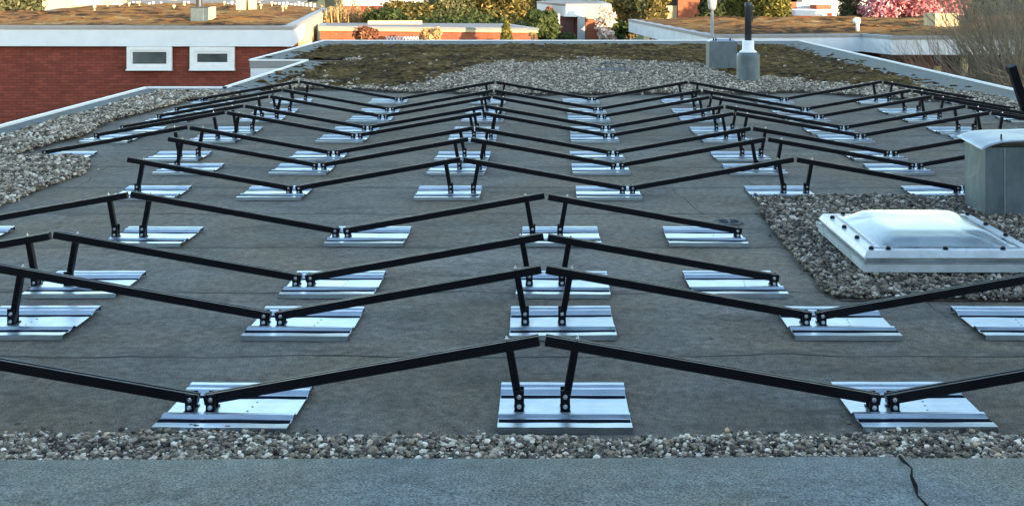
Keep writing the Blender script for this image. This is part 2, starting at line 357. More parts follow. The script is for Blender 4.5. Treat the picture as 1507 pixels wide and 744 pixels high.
# ------------------------------------------------------------------ our roof
FARY = 28.5; RX = 6.25; LX = -5.38; NX = -4.31
NY0, NY1 = 15.75, 21.35; FRONT = -3.0
outline = [(LX, FRONT), (RX, FRONT), (RX, FARY), (LX, FARY), (LX, NY1), (NX, NY1), (NX, NY0), (LX, NY0)]
bld = empty('flat_roofed_building', (0, FARY / 2, -3.2))
tag(bld, 'wide flat roof of grey bitumen sheets with white edge trim carrying all the rails', 'building')
def under(o):    # parent a mesh made in world coordinates to a root standing elsewhere
    return o
def child(root, mb, name, mat, **kw):
    o = mb.build(name, mat, root, **kw); o.matrix_parent_inverse = Matrix.Translation(root.location).inverted(); return o
mb = MB(); n = len(outline)
mb.add([(x, y, 0) for x, y in outline], [tuple(range(n))]); child(bld, mb, 'roof_surface', M['membrane'])
mb = MB()
ins = 0.03
wall_out = [(LX + ins, FRONT), (RX - ins, FRONT), (RX - ins, FARY - ins), (LX + ins, FARY - ins), (LX + ins, NY1 + ins), (NX + ins, NY1 + ins), (NX + ins, NY0 - ins), (LX + ins, NY0 - ins)]
mb.add([(x, y, -3.2) for x, y in wall_out] + [(x, y, -0.35) for x, y in wall_out], [(i, (i + 1) % n, n + (i + 1) % n, n + i) for i in range(n)]); child(bld, mb, 'wall', M['brick'])
# fascia: a grey upper board and a white lower one running round the edge
def ribbon(pts, z0, z1, th, closed=False):
    b_ = MB(); m_ = len(pts)
    for i in range(m_ - (0 if closed else 1)):
        a = Vector((*pts[i], 0)); c = Vector((*pts[(i + 1) % m_], 0)); d = (c - a).normalized(); nn_ = Vector((d.y, -d.x, 0))
        e = d * th * 0.5
        q = [a - e * 0, c + e * 0, c + nn_ * th, a + nn_ * th]
        b_.add([(p.x, p.y, z0) for p in q] + [(p.x, p.y, z1) for p in q], [(3, 2, 1, 0), (4, 5, 6, 7), (0, 1, 5, 4), (1, 2, 6, 5), (2, 3, 7, 6), (3, 0, 4, 7)])
    return b_
edge_path = outline
child(bld, ribbon(edge_path, -0.36, -0.075, 0.012, True), 'fascia_board', M['fascia'])
child(bld, ribbon(edge_path, -0.07, 0.052, 0.03, True), 'edge_fascia', M['coping'])
child(bld, ribbon(edge_path, 0.054, 0.082, 0.045, True), 'edge_trim', M['white_trim'])
# sloping edge strips of slate-coated sheet
def slope(quads):
    b_ = MB()
    for q in quads:   # q: outer a, outer b, inner b, inner a ; cut in steps so that it is not one long flat face
        (ax, ay), (bx, by), (cx, cy), (dx, dy) = q; K = 14; vs = []; fs = []
        for i in range(K + 1):
            u = i / K; o_ = (ax + (bx - ax) * u, ay + (by - ay) * u); i_ = (dx + (cx - dx) * u, dy + (cy - dy) * u)
            w = 0.008 * (random.random() - 0.5)
            vs += [(o_[0], o_[1], 0.058), (o_[0] * .5 + i_[0] * .5, o_[1] * .5 + i_[1] * .5, 0.036 + w), (i_[0], i_[1], 0.005)]
            if i: k0 = 3 * (i - 1); fs += [(k0, k0 + 3, k0 + 4, k0 + 1), (k0 + 1, k0 + 4, k0 + 5, k0 + 2)]
        b_.add(vs, fs)
    return b_
sl = slope([((RX, -2), (RX, FARY), (RX - 0.68, FARY - 1.0), (RX - 0.68, -2)),
            ((RX, FARY), (LX, FARY), (LX + .45, FARY - 1.0), (RX - .68, FARY - 1.0)),
            ((LX, FARY), (LX, NY1), (LX + .5, NY1), (LX + .45, FARY - 1.0)),
            ((NX, NY1), (NX, NY0), (NX + .42, NY0 - .3), (NX + .42, NY1)),
            ((NX, NY0), (LX, NY0), (LX + .22, NY0 - .22), (NX + .42, NY0 - .3)),
            ((LX, NY0), (LX, -2), (LX + .22, -2), (LX + .22, NY0 - .22))])
child(bld, sl, 'edge_strip', M['edge'], smooth=True)
# front kerb: raised band covered with slate-coated sheet, with a lap joint
def kerb():
    b_ = MB(); K = 160; x0, x1 = LX + .02, RX - .02; vs = []; fs = []
    prof = [(3.50, 0.0), (3.475, 0.045), (3.44, 0.085), (3.405, 0.10), (3.15, 0.104), (2.9, 0.10), (2.84, 0.085), (2.80, 0.0)]
    for i in range(K + 1):
        x = x0 + (x1 - x0) * i / K
        lap = 0.006 if x < 1.03 else 0.0
        w = 0.012 * (float(fbm(x * 1.7, 3.1)) - 0.5) + 0.018 * math.sin(x * 0.55)
        for (y, z) in prof: vs.append((x + (0 if 0 < i < K else 0), y + w, z + (lap if z > 0 else 0)))
        if i:
            a = (i - 1) * 8; fs += [(a + j, a + 8 + j, a + 9 + j, a + 1 + j) for j in range(7)]
    return b_.add(vs, fs)
child(bld, kerb(), 'front_kerb', M['edge'], smooth=True)
# lap joint in the kerb sheet
def lapjoint():
    b_ = MB(); pts = [(1.058, 3.452, .083), (1.050, 3.425, .106), (1.040, 3.36, .1155), (1.050, 3.31, .1165), (1.030, 3.25, .117), (1.022, 3.19, .117), (1.008, 3.13, .117), (1.015, 3.06, .117), (1.0, 2.98, .116)]
    vs = []; 
    for i, (x, y, z) in enumerate(pts): w = 0.0022 + 0.0022 * (i % 3); vs += [(x - w, y, z), (x + w, y, z + .001)]
    return b_.add(vs, [(2 * i, 2 * i + 1, 2 * i + 3, 2 * i + 2) for i in range(len(pts) - 1)])
child(bld, lapjoint(), 'lap_joint', smooth_mat('bitumen_bead', (0.008, 0.008, 0.009), 0.9, 0, .15, 6, .1, .05))

# ------------------------------------------------------------------ gravel and moss
pebbles('gravel', M['pebble'], -2.6, 2.9, 3.47, 3.88, 30000, 0.0060,
        lambda x, y: y < 3.775 + 0.10 * (fbm(x * 3.1, x * 0 + 2.0, 4) - 0.5) * 2 * 0.8 + 0.03 * np.cos((x - 1.0) * 2.2) + 0.016 * rng.standard_normal(len(x)) + 0.045 * np.exp(-((x + 1.0) / .22) ** 2), 1, szvar=0.45, flat=True, layers=3.5,
        zfun=lambda x, y: 0.03 * np.clip((3.80 - y) / 0.12, 0, 1) * (0.6 + 0.8 * fbm(x * 4, y * 4, 3)), label='loose mixed pebble gravel strip along the front kerb in front of the nearest row')
def in_sky(x, y):
    e = 0.10 * (fbm(x * 1.8 + 5, y * 1.8, 4) - 0.5) * 2
    ok = (x > 1.33 + e + 0.06 * np.clip((y - 6.2), 0, 2)) & (y > 5.45 + e * 0.8) & (y < 8.0 + e) & (x + (y - 5.4) * 0.35 > 1.42)
    hole = (x > 1.70) & (x < 2.42) & (y > 5.93) & (y < 6.75)
    box = (x > 2.84) & (x < 3.45) & (y > 7.36) & (y < 7.6)
    ok2 = ok & ~hole & ~box
    return ok2
pebbles('gravel', M['pebble_dark'], 1.1, 3.75, 5.3, 8.1, 11500, 0.0085, in_sky, 1, flat=True, szvar=.42, layers=3,
        zfun=lambda x, y: 0.022 * fbm(x * 3, y * 3, 3), label='grey stone gravel bed heaped round the skylight dome')
def in_left(x, y):
    e = 0.13 * (fbm(x * 1.6 + 9, y * 1.6, 4) - 0.5) * 2
    return (x < -3.62 + e - 0.45 * np.clip(y - 9.0, 0, 2) ** 2) & (y < 9.72 + e)
pebbles('gravel', M['pebble_warm'], -5.2, -3.4, 6.6, 9.9, 7000, 0.0108, in_left, 1, flat=True, layers=3,
        zfun=lambda x, y: 0.05 * np.clip((-3.6 - x) / 0.3, 0, 1) * fbm(x * 3, y * 3, 3), label='sandy gravel patch at the left edge beside the half row without a left leg')
def in_left2(x, y):
    e = 0.16 * (fbm(x * 1.3 + 3, y * 1.3, 4) - 0.5) * 2
    return ((x < -4.52 + e) & (y > 9.9) & (x > -5.17 + 0.2 * e)) | ((y > 14.6 + e) & (x < -4.0 + e) & (y < 15.5))
pebbles('gravel', M['pebble_warm'], -5.2, -3.8, 9.8, 15.6, 4800, 0.0128, in_left2, 1, flat=True, layers=3,
        zfun=lambda x, y: 0.03 * fbm(x * 3, y * 3, 3), label='sandy gravel band along the left roof edge below the brick house')
mossb = np.array([(-6, 17.0)] + [G(*p) for p in [(405, 122), (440, 126), (500, 130), (560, 132), (590, 128), (620, 122), (650, 115), (690, 105), (740, 95), (800, 91), (900, 92), (980, 97), (1040, 101), (1062, 109), (1090, 118), (1130, 120), (1180, 124), (1250, 128), (1310, 130)]] + [(7, 16.0)])
grvb = np.array([(-6, 15.9)] + [G(*p) for p in [(470, 133), (590, 137), (700, 140), (900, 141), (1000, 140), (1100, 138), (1200, 139), (1300, 146), (1400, 151), (1507, 176)]] + [(6, 9.4)])
def moss_in(x, y, jag=1.0):
    e = (fbm(x * 1.1 + 40, y * 0.7, 5) - 0.5) * 2
    e2 = (fbm(x * 3.1 + 4, y * 2.1, 4) - 0.5) * 2
    lowb = np.interp(x, mossb[:, 0], mossb[:, 1]) + jag * (1.3 * e + 0.6 * e2 + 1.6 * (fbm(x * 9 + 2, y * 5, 3) - 0.5))
    left = np.where(y > NY1, LX + .50, NX + .50) + 0.28 * e2
    left = np.where(np.abs(y - 21.9) < 0.45, -3.75 + 0.5 * e2 + (y - 21.9) * 0.8, left)
    return (y > lowb) & (y < FARY - 1.05 + 0.12 * e2) & (x > left) & (x < RX - 0.72 + 0.22 * e2)
def far_gravel(x, y):
    e = (fbm(x * 1.5 + 11, y * 1.2, 4) - 0.5) * 2
    low = np.interp(x, grvb[:, 0], grvb[:, 1]) + 0.35 * e
    return (y > low) & ~(moss_in(x, y) & (fbm(x * 5, y * 5, 3) > 0.17)) & (x > NX + .55) & (x < RX - np.where(y > 15.5, .78, .45)) & (y < 23.5)
pebbles('gravel', M['pebble_far'], -4.2, 6.0, 11.5, 23.5, 2300, 0.0140, far_gravel, 1,
        zfun=lambda x, y: 0.012 + 0.02 * fbm(x * 2, y * 2, 3), label='pale gravel field behind the farthest row in front of the moss', szvar=0.3)
# thin gravel bed under the far stones
def sheet(name, fn, x0, x1, y0, y1, st, z, mat, disp=None):
    xs = np.arange(x0, x1, st); ys = np.arange(y0, y1, st); nx, ny = len(xs), len(ys)
    XX, YY = np.meshgrid(xs, ys); 
    ZZ = np.full_like(XX, z) if disp is None else z + disp(XX, YY)
    V = np.stack([XX.ravel(), YY.ravel(), ZZ.ravel()], 1)
    i, j = np.meshgrid(np.arange(nx - 1), np.arange(ny - 1)); a = (j * nx + i).ravel()
    F4 = np.stack([a, a + 1, a + nx + 1, a + nx], 1)
    cx = V[F4, 0].mean(1); cy = V[F4, 1].mean(1); F4 = F4[fn(cx, cy)]
    return np_mesh(name, V, F4, mat, smooth=True)
o = sheet('gravel', lambda x, y: far_gravel(x, y), -4.2, 6.0, 11.5, 23.5, 0.06, 0.006, M['gravel_bed']); tag(o, 'fine dark grit under the pale far gravel field', 'gravel', kind='stuff')
o = sheet('gravel', lambda x, y: in_sky(x, y), 1.1, 3.75, 5.3, 8.1, 0.03, 0.006, M['gravel_bed']); tag(o, 'fine dark grit under the stones round the skylight dome', 'gravel', kind='stuff')
mdisp = lambda x, y: 0.075 * fbm(x * 5.5, y * 5.5, 4) ** 1.6 + 0.035 * fbm(x * 17, y * 17, 2) - 0.012
o = sheet('moss', lambda x, y: moss_in(x, y), -5.2, 6.0, 14.5, 27.9, 0.045, 0.0, M['moss'], mdisp)
tag(o, 'brown olive moss carpet covering the far end of the flat roof', 'moss', kind='stuff')
# moss tufts strewn over the edge strips and rims
def tufts(name, pts, mat, label, s0=0.04):
    V = []; Fs = []; bv, bf = ICO1; c = 0
    for (x, y, z) in pts:
        s = s0 * random.uniform(0.5, 1.6); q = bv * np.array([s * random.uniform(.8, 1.8), s * random.uniform(.8, 1.6), s * 0.5]) * (1 + 0.35 * rng.standard_normal((12, 1)))
        V.append(q + np.array([x, y, z])); Fs.append(bf + 12 * c); c += 1
    o = np_mesh(name, np.concatenate(V), np.concatenate(Fs), mat, smooth=False); return tag(o, label, 'moss', kind='stuff')
tp = []
for _ in range(520):
    u = random.random()
    if u < .36: x = RX - .72 + abs(random.gauss(0, .17)); y = random.uniform(14.5, 27.5); x = min(x, RX - .06); z = .058 - (RX - x) / .68 * .053
    elif u < .66: y = random.uniform(16.0, 21.4); x = max(NX + .52 - abs(random.gauss(0, .2)), NX + .03); z = .058 - (x - NX) / .42 * .053
    elif u < .9: y = random.uniform(21.4, 27.5); x = max(LX + .55 - abs(random.gauss(0, .2)), LX + .03); z = .058 - (x - LX) / .5 * .053
    else: x = random.uniform(-5, 5.6); y = FARY - .95 + abs(random.gauss(0, .2)); z = .02
    tp.append((x, y, max(z, 0.012)))
tufts('moss', tp, M['moss'], 'dark moss tufts strewn over the grey sloping edge strips', 0.032)

# ------------------------------------------------------------------ mounting rows
PW = 0.45
# profile of the trapezoidal plate across its ribs (y relative to the foot, z)
PROF = [(-.190, .001), (-.188, .0215), (-.146, .0208), (-.141, .0150), (-.117, .0150), (-.113, .0165), (-.098, .0168), (-.078, .0245), (-.062, .0250), (-.050, .0160), (-.040, .0125), (-.022, .0125),
        (.106, .0125), (.109, .0085), (.131, .0085), (.134, .0120), (.142, .0130), (.168, .0235), (.184, .0245), (.200, .0190), (.212, .0250), (.236, .0255), (.238, .003)]
def plate_mesh(seed):
    r = random.Random(seed); mb = MB(); K = 10; vs = []; fs = []; n_ = len(PROF)
    for side in (1, 0):
        for i in range(K + 1):
            x = PW * i / K
            for (y, z) in PROF:
                warp = 0.0005 * math.sin(i * 1.1 + y * 20 + seed)
                vs.append((x, y, z + (warp if i not in (0, K) else 0) - (0 if side else 0.0016)))
    off = (K + 1) * n_
    for i in range(K):
        for j in range(n_ - 1):
            a = i * n_ + j; fs.append((a, a + n_, a + n_ + 1, a + 1)); fs.append((off + a, off + a + 1, off + a + n_ + 1, off + a + n_))
    for j in range(n_ - 1):
        fs.append((j, j + 1, off + j + 1, off + j)); a = K * n_ + j; fs.append((a + 1, a, off + a, off + a + 1))
    for i in range(K):
        for j in (0, n_ - 1):
            a = i * n_ + j; fs.append((a, off + a, off + a + n_, a + n_))
    mb.add(vs, fs); return mb
plates = []
for s in range(5):
    o = plate_mesh(s).build('base_plate', M['alu']); plates.append(o)
def hole_mb():
    mb = MB()
    for k in range(3): mb.cyl((0.006 * (k - 1), -.012 + .042 * k, .0122), (0.006 * (k - 1), -.012 + .042 * k, .0134), .0042, n=8)
    return mb
def rib_line_mb():
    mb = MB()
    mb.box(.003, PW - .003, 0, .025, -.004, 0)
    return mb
rib_line_src = rib_line_mb().build('dark_rib_line', smooth_mat('painted_rib_reflection', (0.004, 0.006, 0.014), 0.9, 0, .2, 20, .1, .02))  # near-black strips painting the dark reflection on the rib faces
hole_src = hole_mb().build('rivet_row', smooth_mat('dark_rivet', (0.05, 0.055, 0.06), 0.4, 0.5))
# rail: hollow profile with slots, cross-section in (y, z), running along local +x
L_RAIL = 1.178 / math.cos(R(10))
def rail_mb(L):
    w, h = 0.0165, 0.0345
    sec = [(-w, .001), (-w, h - .001), (-w + .001, h), (-.005, h), (-.005, h - .006), (.005, h - .006), (.005, h), (w - .001, h), (w, h - .001), (w, .001), (w - .001, 0), (-w + .001, 0)]
    mb = MB(); n_ = len(sec); vs = [(0, y, z) for y, z in sec] + [(L, y, z) for y, z in sec]
    mb.add(vs, [(i, (i + 1) % n_, n_ + (i + 1) % n_, n_ + i) for i in range(n_)] + [tuple(range(n_)), tuple(range(n_, 2 * n_))[::-1]]); return mb
rail_src = rail_mb(L_RAIL).build('rail', M['black'])
def bracket_mb():
    mb = MB(); w = .0165
    mb.box(-w, w, -.0225, -.0185, .0, .072); mb.box(-w, w, .0185, .0225, .0, .072)
    mb.box(-w, w, -.0185, .0185, .0, .004); mb.box(-w - .002, w + .002, -.044, -.0225, .0, .0045)
    mb.box(-w - .002, w + .002, .0225, .040, .0, .0045)
    return mb
brk_src = bracket_mb().build('foot_bracket', M['black'], bev=0.0008, seg=1)
def boltmb():
    mb = MB(); mb.cyl((0, 0, 0), (0, -.0022, 0), .0098, n=16); mb.cyl((0, -.0022, 0), (0, -.0082, 0), .0074, n=6); mb.cyl((0, -.0082, 0), (0, -.0115, 0), .0034, n=10); return mb
bolt_src = boltmb().build('bolt', M['bolt'])
def capboltmb():
    mb = MB(); mb.cyl((0, 0, 0), (0, 0, .011), .0085, n=6); mb.cyl((0, 0, .011), (0, 0, .019), .0045, n=8); return mb
capbolt_src = capboltmb().build('cap_bolt', M['bolt'])
LEGL = 0.206
def leg_mb():     # square upright with a slot in front, local +z
    mb = MB(); w = .0142
    w = .0132; sec = [(-w, -w), (-.003, -w), (-.003, -w + .003), (.003, -w + .003), (.003, -w), (w, -w), (w, w), (-w, w)]
    n_ = len(sec); mb.add([(x, y, 0) for x, y in sec] + [(x, y, LEGL) for x, y in sec], [(i, (i + 1) % n_, n_ + (i + 1) % n_, n_ + i) for i in range(n_)] + [tuple(range(n_)), tuple(range(n_, 2 * n_))]); return mb
leg_src = leg_mb().build('leg', M['black'])
for o in plates + [rib_line_src, hole_src, rail_src, brk_src, bolt_src, capbolt_src, leg_src]: COL.objects.unlink(o)   # masters are only copied from

ZB = 0.0125
used = {}
def cp(src, parent, loc, rot=(0, 0, 0), name=None):
    o = src.copy(); COL.objects.link(o); o.parent = parent; o.location = loc; o.rotation_euler = rot
    o.name = name or src.name; return o
def bracket(root, x, h=1.0):
    b_ = cp(brk_src, root, (x, 0, ZB + .004)); b_.scale.z = h
    cp(bolt_src, b_, (0, -.0225, .050)).scale = (.85, 1, .85 / h); cp(bolt_src, b_, (0, -.026, .018)).scale = (.85, 1, .85 / h); return b_
def add_rail(root, xv, xp, side):
    """side +1: rises to the right from valley xv to peak xp"""
    a = R(10); x0 = xv + side * .014
    r = cp(rail_src, root, (x0, 0, 0.035), (0, -a, 0) if side > 0 else (0, a + math.pi, 0))
    if side < 0:
        r.rotation_euler = (0, 0, math.pi); r.rotation_euler = Matrix.Rotation(math.pi, 3, 'Z').to_euler()
        r.rotation_euler = (Matrix.Rotation(math.pi, 3, 'Z') @ Matrix.Rotation(-a, 3, 'Y')).to_euler()
    L = abs(xp - xv) - .022
    r.scale.x = L / (L_RAIL * math.cos(a))
    return r, x0, L
def row(px_k, nodes, label, lead=None):
    """nodes: (kind, X, plate offset or None, sides) in photo pixels converted beforehand"""
    k = px_k; Y = (H - .015) * F / k
    root = empty('mounting_row', (0, Y, 0)); tag(root, label, 'solar mounting', 'zigzag mounting rows on the flat roof')
    for i, nd in enumerate(nodes):
        kind, X, off = nd[0], nd[1], nd[2]; opt = nd[3] if len(nd) > 3 else ''
        if off is not None:
            pl = cp(plates[(i + int(k)) % 5], root, (X + off, random.uniform(-.006, .006), .0035), (R(random.uniform(-.15, .15)), R(random.uniform(-.25, .25)), R(random.uniform(-1.0, 1.0))))
            if X + off + .24 - .04 > 0: pass
            cp(rib_line_src, pl, (0, -.1425, .0218)); cp(rib_line_src, pl, (0, .1075, .0138)); cp(hole_src, pl, (PW * 0.5 if kind == 'P' else PW * 0.62, 0, 0), name='rivet_row')
        if kind == 'V':
            if 'l' not in opt: bracket(root, X - .036, .80)
            if 'r' not in opt: bracket(root, X + .036, .80)
        elif kind == 'P':
            for s in (-1, 1):
                if (s < 0 and 'l' in opt) or (s > 0 and 'r' in opt): continue
                bracket(root, X + s * .080)
                lg = cp(leg_src, root, (X + s * .078, 0, ZB + .012), (0, s * R(10), 0))
    for a, b_ in zip(nodes[:-1], nodes[1:]):
        if 'x' in (a[3] if len(a) > 3 else ''): continue
        if a[0] == 'V': r, x0, L = add_rail(root, a[1], b_[1], 1); xp = b_[1]; s = -1
        else: r, x0, L = add_rail(root, b_[1], a[1], -1); xp = a[1]; s = 1
        # cap bolt over the leg
        cp(capbolt_src, r, ((L - .108) / math.cos(R(10)) / r.scale.x, 0, .0347)).scale = (.72 / r.scale.x, .72, .72)
    return root
def W(px, k): return (px - VX) / k * (H - .015)
S12 = 1.192
row(628, [('P', -2.40, -.15), ('V', W(297, 628), -.11), ('P', W(798, 628), -.15), ('V', W(1299, 628), -.12), ('P', 2.39, -.15)],
    'nearest zigzag row of black rails, its silver plates touching the front gravel strip')
row(503, [('V', -3.62, -.1), ('P', -2.385, -.08), ('V', W(402, 503), -.09), ('P', W(800, 503), -.145), ('V', W(1197, 503), -.12), ('P', 2.34, -.49)],
    'second zigzag row from the front, running on past the front of the skylight gravel')
row(446, [('V', -3.60, -.1), ('P', W(77, 446), -.07), ('V', W(447, 446), -.08), ('P', W(803, 446), -.14), ('V', W(1149, 446), -.45, 'r')],
    'third zigzag row from the front, ending left of the skylight front corner')
row(375, [('V', -3.62, -.02), ('P', W(190.5, 375), -.09), ('V', W(503, 375), -.07), ('P', W(804, 375), -.14), ('V', W(1094, 375), -.45, 'r')],
    'fourth zigzag row from the front, ending beside the gravel level with the dome')
def std(k, cols, ends, label):
    nodes = []
    for i, (kd, px) in enumerate(cols):
        off = -.36 if kd == 'V' else -.32
        opt = ''
        if i == 0: opt = 'l'; off = -.06
        if i == len(cols) - 1 and kd == 'V' and px < 1560: opt = 'r'; off = -.40
        X = W(px, k) if isinstance(px, (int, float)) and px > -999 else px
        nodes.append((kd, X, off, opt))
    return row(k, nodes, label)
std(311, [('P', 186), ('V', 433), ('P', 680), ('V', 923.5), ('P', 1170), ('V', 1416), ('P', 1662)], '', 'fifth zigzag row from the front, meeting the zinc chimney box just above the skylight')
std(276, [('P', 246), ('V', 470), ('P', 691), ('V', 909), ('P', 1128), ('V', 1348), ('P', 1568)], '', 'sixth zigzag row from the front, its free left rail end well inside the roof')
std(257, [('V', 61), ('P', 278), ('V', 490.7), ('P', 697.5), ('V', 902), ('P', 1106), ('V', 1311), ('P', 1516)], '', 'seventh zigzag row from the front, its left foot beside the sandy gravel patch')
std(231, [('V', 137), ('P', 333), ('V', 525), ('P', 710), ('V', 896), ('P', 1081), ('V', 1266), ('P', 1456.6), ('V', 1648)], '', 'fifth zigzag row from the back, its right peak just above the chimney box lid')
std(219, [('V', 176), ('P', 359.6), ('V', 541), ('P', 714), ('V', 891.5), ('P', 1066), ('V', 1241.6), ('P', 1421.8), ('V', 1596)], '', 'fourth zigzag row from the back, its last visible peak left of the chimney lid')
std(202, [('V', 230), ('P', 396.6), ('V', 563), ('P', 724), ('V', 885), ('P', 1045.4), ('V', 1205), ('P', 1371.7), ('V', 1532)], '', 'third zigzag row from the back, close behind a row with slightly lower peaks')
std(191, [('V', 256), ('P', 416), ('V', 574), ('P', 727), ('V', 880), ('P', 1032.8), ('V', 1185), ('P', 1341.4), ('V', 1494)], '', 'second zigzag row from the back, ending at the dark gravel by the right roof edge')
std(176, [('V', 294), ('P', 440), ('V', 587), ('P', 729), ('V', 871), ('P', 1013), ('V', 1154), ('P', 1298.7), ('V', 1440)], '', 'farthest zigzag row of black rails, directly in front of the pale gravel and moss')
# spare plate by the left border
o = plates[2].copy(); COL.objects.link(o); o.location = (-4.80, 9.36, .03); o.rotation_euler = (0, 0, R(3)); o.name = 'base_plate'
cp(rib_line_src, o, (0, -.1425, .0218)); cp(rib_line_src, o, (0, .1075, .0138)); tag(o, 'loose silver plate at the left border lying in the sandy gravel without any rail', 'metal plate')

# ------------------------------------------------------------------ skylight dome
sk = empty('skylight', (1.61, 5.83, 0)); tag(sk, 'clear acrylic dome skylight with white frame and dark bolts in the gravel bed', 'skylight')
SW, SD = 0.90, 0.98
def ringmb(ox, oy, w, d, t_, z0, z1, tap=0.0):
    mb = MB(); P_ = [(ox, oy), (ox + w, oy), (ox + w, oy + d), (ox, oy + d)]
    Q_ = [(ox + t_, oy + t_), (ox + w - t_, oy + t_), (ox + w - t_, oy + d - t_), (ox + t_, oy + d - t_)]
    P2 = [(ox + tap, oy + tap), (ox + w - tap, oy + tap), (ox + w - tap, oy + d - tap), (ox + tap, oy + d - tap)]
    vs = [(x, y, z0) for x, y in P_] + [(x, y, z1) for x, y in P2] + [(x, y, z0) for x, y in Q_] + [(x, y, z1) for x, y in Q_]
    fs = []
    for i in range(4):
        j = (i + 1) % 4; fs += [(i, j, 4 + j, 4 + i), (4 + i, 4 + j, 12 + j, 12 + i), (8 + j, 8 + i, 12 + i, 12 + j), (8 + i, 8 + j, j, i)]
    return mb.add(vs, fs)
ringmb(.055, .055, SW - .11, SD - .11, .08, 0.0, 0.05).build('curb', M['white_grp'], sk, bev=.004)
ringmb(0, 0, SW, SD, .09, .042, .086).build('lower_frame', M['white_grp'], sk, bev=.004)
ringmb(-.004, -.004, SW + .008, SD + .008, .02, .088, .094).build('drip_edge', M['zinc_bright'], sk, bev=.001)
ringmb(.012, .012, SW - .024, SD - .024, .08, .096, .112).build('gasket', M['zinc_bright'], sk, bev=.003)
ringmb(.0, .0, SW, SD, .11, .114, .148, .022).build('clamping_frame', M['white_grp'], sk, bev=.005)
def dome(in0, z0, rise, flat, name, mat):
    K = 44; vs = []; fs = []
    x0, x1, y0, y1 = in0, SW - in0, in0, SD - in0
    for sh in (0, 1):
        for j in range(K + 1):
            for i in range(K + 1):
                u, v = i / K * 2 - 1, j / K * 2 - 1
                d = (abs(u) ** 5 + abs(v) ** 5) ** (1 / 5) if max(abs(u), abs(v)) < 1 else 1
                d = max(abs(u), abs(v)) * .55 + .45 * d; d = min(d, 1)
                e = 1 - d; s_ = min(e / flat, 1); s_ = s_ * s_ * (3 - 2 * s_)
                z = rise * (0.80 * s_ + 0.20 * (1 - d * d)) 
                vs.append((x0 + (x1 - x0) * i / K, y0 + (y1 - y0) * j / K, z0 + z - sh * .003))
    Q = (K + 1) ** 2
    for j in range(K):
        for i in range(K):
            a = j * (K + 1) + i; fs.append((a, a + 1, a + K + 2, a + K + 1)); fs.append((Q + a, Q + a + K + 1, Q + a + K + 2, Q + a + 1))
    rim = [i for i in range(K + 1)] + [j * (K + 1) + K for j in range(1, K + 1)] + [K * (K + 1) + i for i in range(K - 1, -1, -1)] + [j * (K + 1) for j in range(K - 1, 0, -1)]
    for a, b_ in zip(rim, rim[1:] + rim[:1]): fs.append((a, b_, Q + b_, Q + a))
    return MB().add(vs, fs).build(name, mat, sk, smooth=True)
dome(.075, .150, .066, .36, 'outer_dome', M['acrylic'])
dome(.10, .130, .042, .40, 'inner_dome', M['acrylic'])
MB().box(.09, SW - .09, .09, SD - .09, .004, .010).build('light_well', smooth_mat('pale_shaft', (0.30, 0.36, 0.40), 0.6, 0, .3, 3), sk)
knob = MB(); knob.lathe([(.013, 0), (.014, .006), (.011, .013), (.006, .016)], 14); MB().box(.30, .80, .50, .86, .012, .055).build('inner_blind', M['white_plastic'], sk, bev=.01); kn = knob.build('frame_bolt', M['black'], sk, smooth=True)
kpos = [(.05 + .0, .05)] + [(.135 + .29 * i, .045) for i in range(3)] + [(.045, .30), (.045, .56), (.045, .82)] + [(SW - .045, .08 + .28 * i) for i in range(4)] + [(.135 + .29 * i, SD - .045) for i in range(3)]
for i, (x, y) in enumerate(kpos):
    if i == 0: kn.location = (x + .0, y, .149)
    else: q = kn.copy(); COL.objects.link(q); q.location = (x, y, .149)

# ------------------------------------------------------------------ zinc chimney box at right
ch = empty('chimney_box', (2.79, 7.33, 0)); tag(ch, 'large grey zinc chimney box with a bent sheet lid behind the skylight', 'chimney')
bx = MB(); bx.add([(0, .02, 0), (.13, 0, 0), (.80, 0, 0), (.80, .42, 0), (-.0, .42, 0), (0, .02, .5), (.13, 0, .44), (.80, 0, .44), (.80, .42, .44), (0, .42, .5)],
       [(0, 1, 6, 5), (1, 2, 7, 6), (2, 3, 8, 7), (3, 4, 9, 8), (4, 0, 5, 9), (4, 3, 2, 1, 0)])
bx = MB(); 
bx.box(.0, .80, .0, .36, 0, .455)
bx.build('sheet_casing', M['zinc'], ch, bev=.004)
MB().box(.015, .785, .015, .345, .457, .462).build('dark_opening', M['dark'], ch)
sm = MB(); sm.box(.118, .126, -.004, -.0005, .0, .45); sm.build('standing_seam', M['zinc_bright'], ch)
MB().box(-.08, .9, -.07, .44, .002, .008).build('flashing', M['lead'], ch)
def lid():
    K = 24; J = 10; vs = []; fs = []
    for sh in (0, 1):
        for j in range(J + 1):
            for i in range(K + 1):
                u = i / K; v = j / J
                x = -.035 + .93 * u; y = -.045 + .46 * v
                z = .462 + .045 * (1 - math.exp(-u * 9)) + .018 * v + .012 * math.sin(u * 9 + v * 2) * (u > .06) * u
                if u < .12 : z -= (1 - u / .12) ** 1.5 * .014 * (1 - v * .7)
                vs.append((x, y, z - sh * .003))
    Q = (K + 1) * (J + 1)
    for j in range(J):
        for i in range(K):
            a = j * (K + 1) + i; fs.append((a, a + 1, a + K + 2, a + K + 1)); fs.append((Q + a, Q + a + K + 1, Q + a + K + 2, Q + a + 1))
    rim = [i for i in range(K + 1)] + [j * (K + 1) + K for j in range(1, J + 1)] + [J * (K + 1) + i for i in range(K - 1, -1, -1)] + [j * (K + 1) for j in range(J - 1, 0, -1)]
    for a, b_ in zip(rim, rim[1:] + rim[:1]): fs.append((a, b_, Q + b_, Q + a))
    return MB().add(vs, fs)
lid().build('lid', M['zinc_bright'], ch, smooth=True)
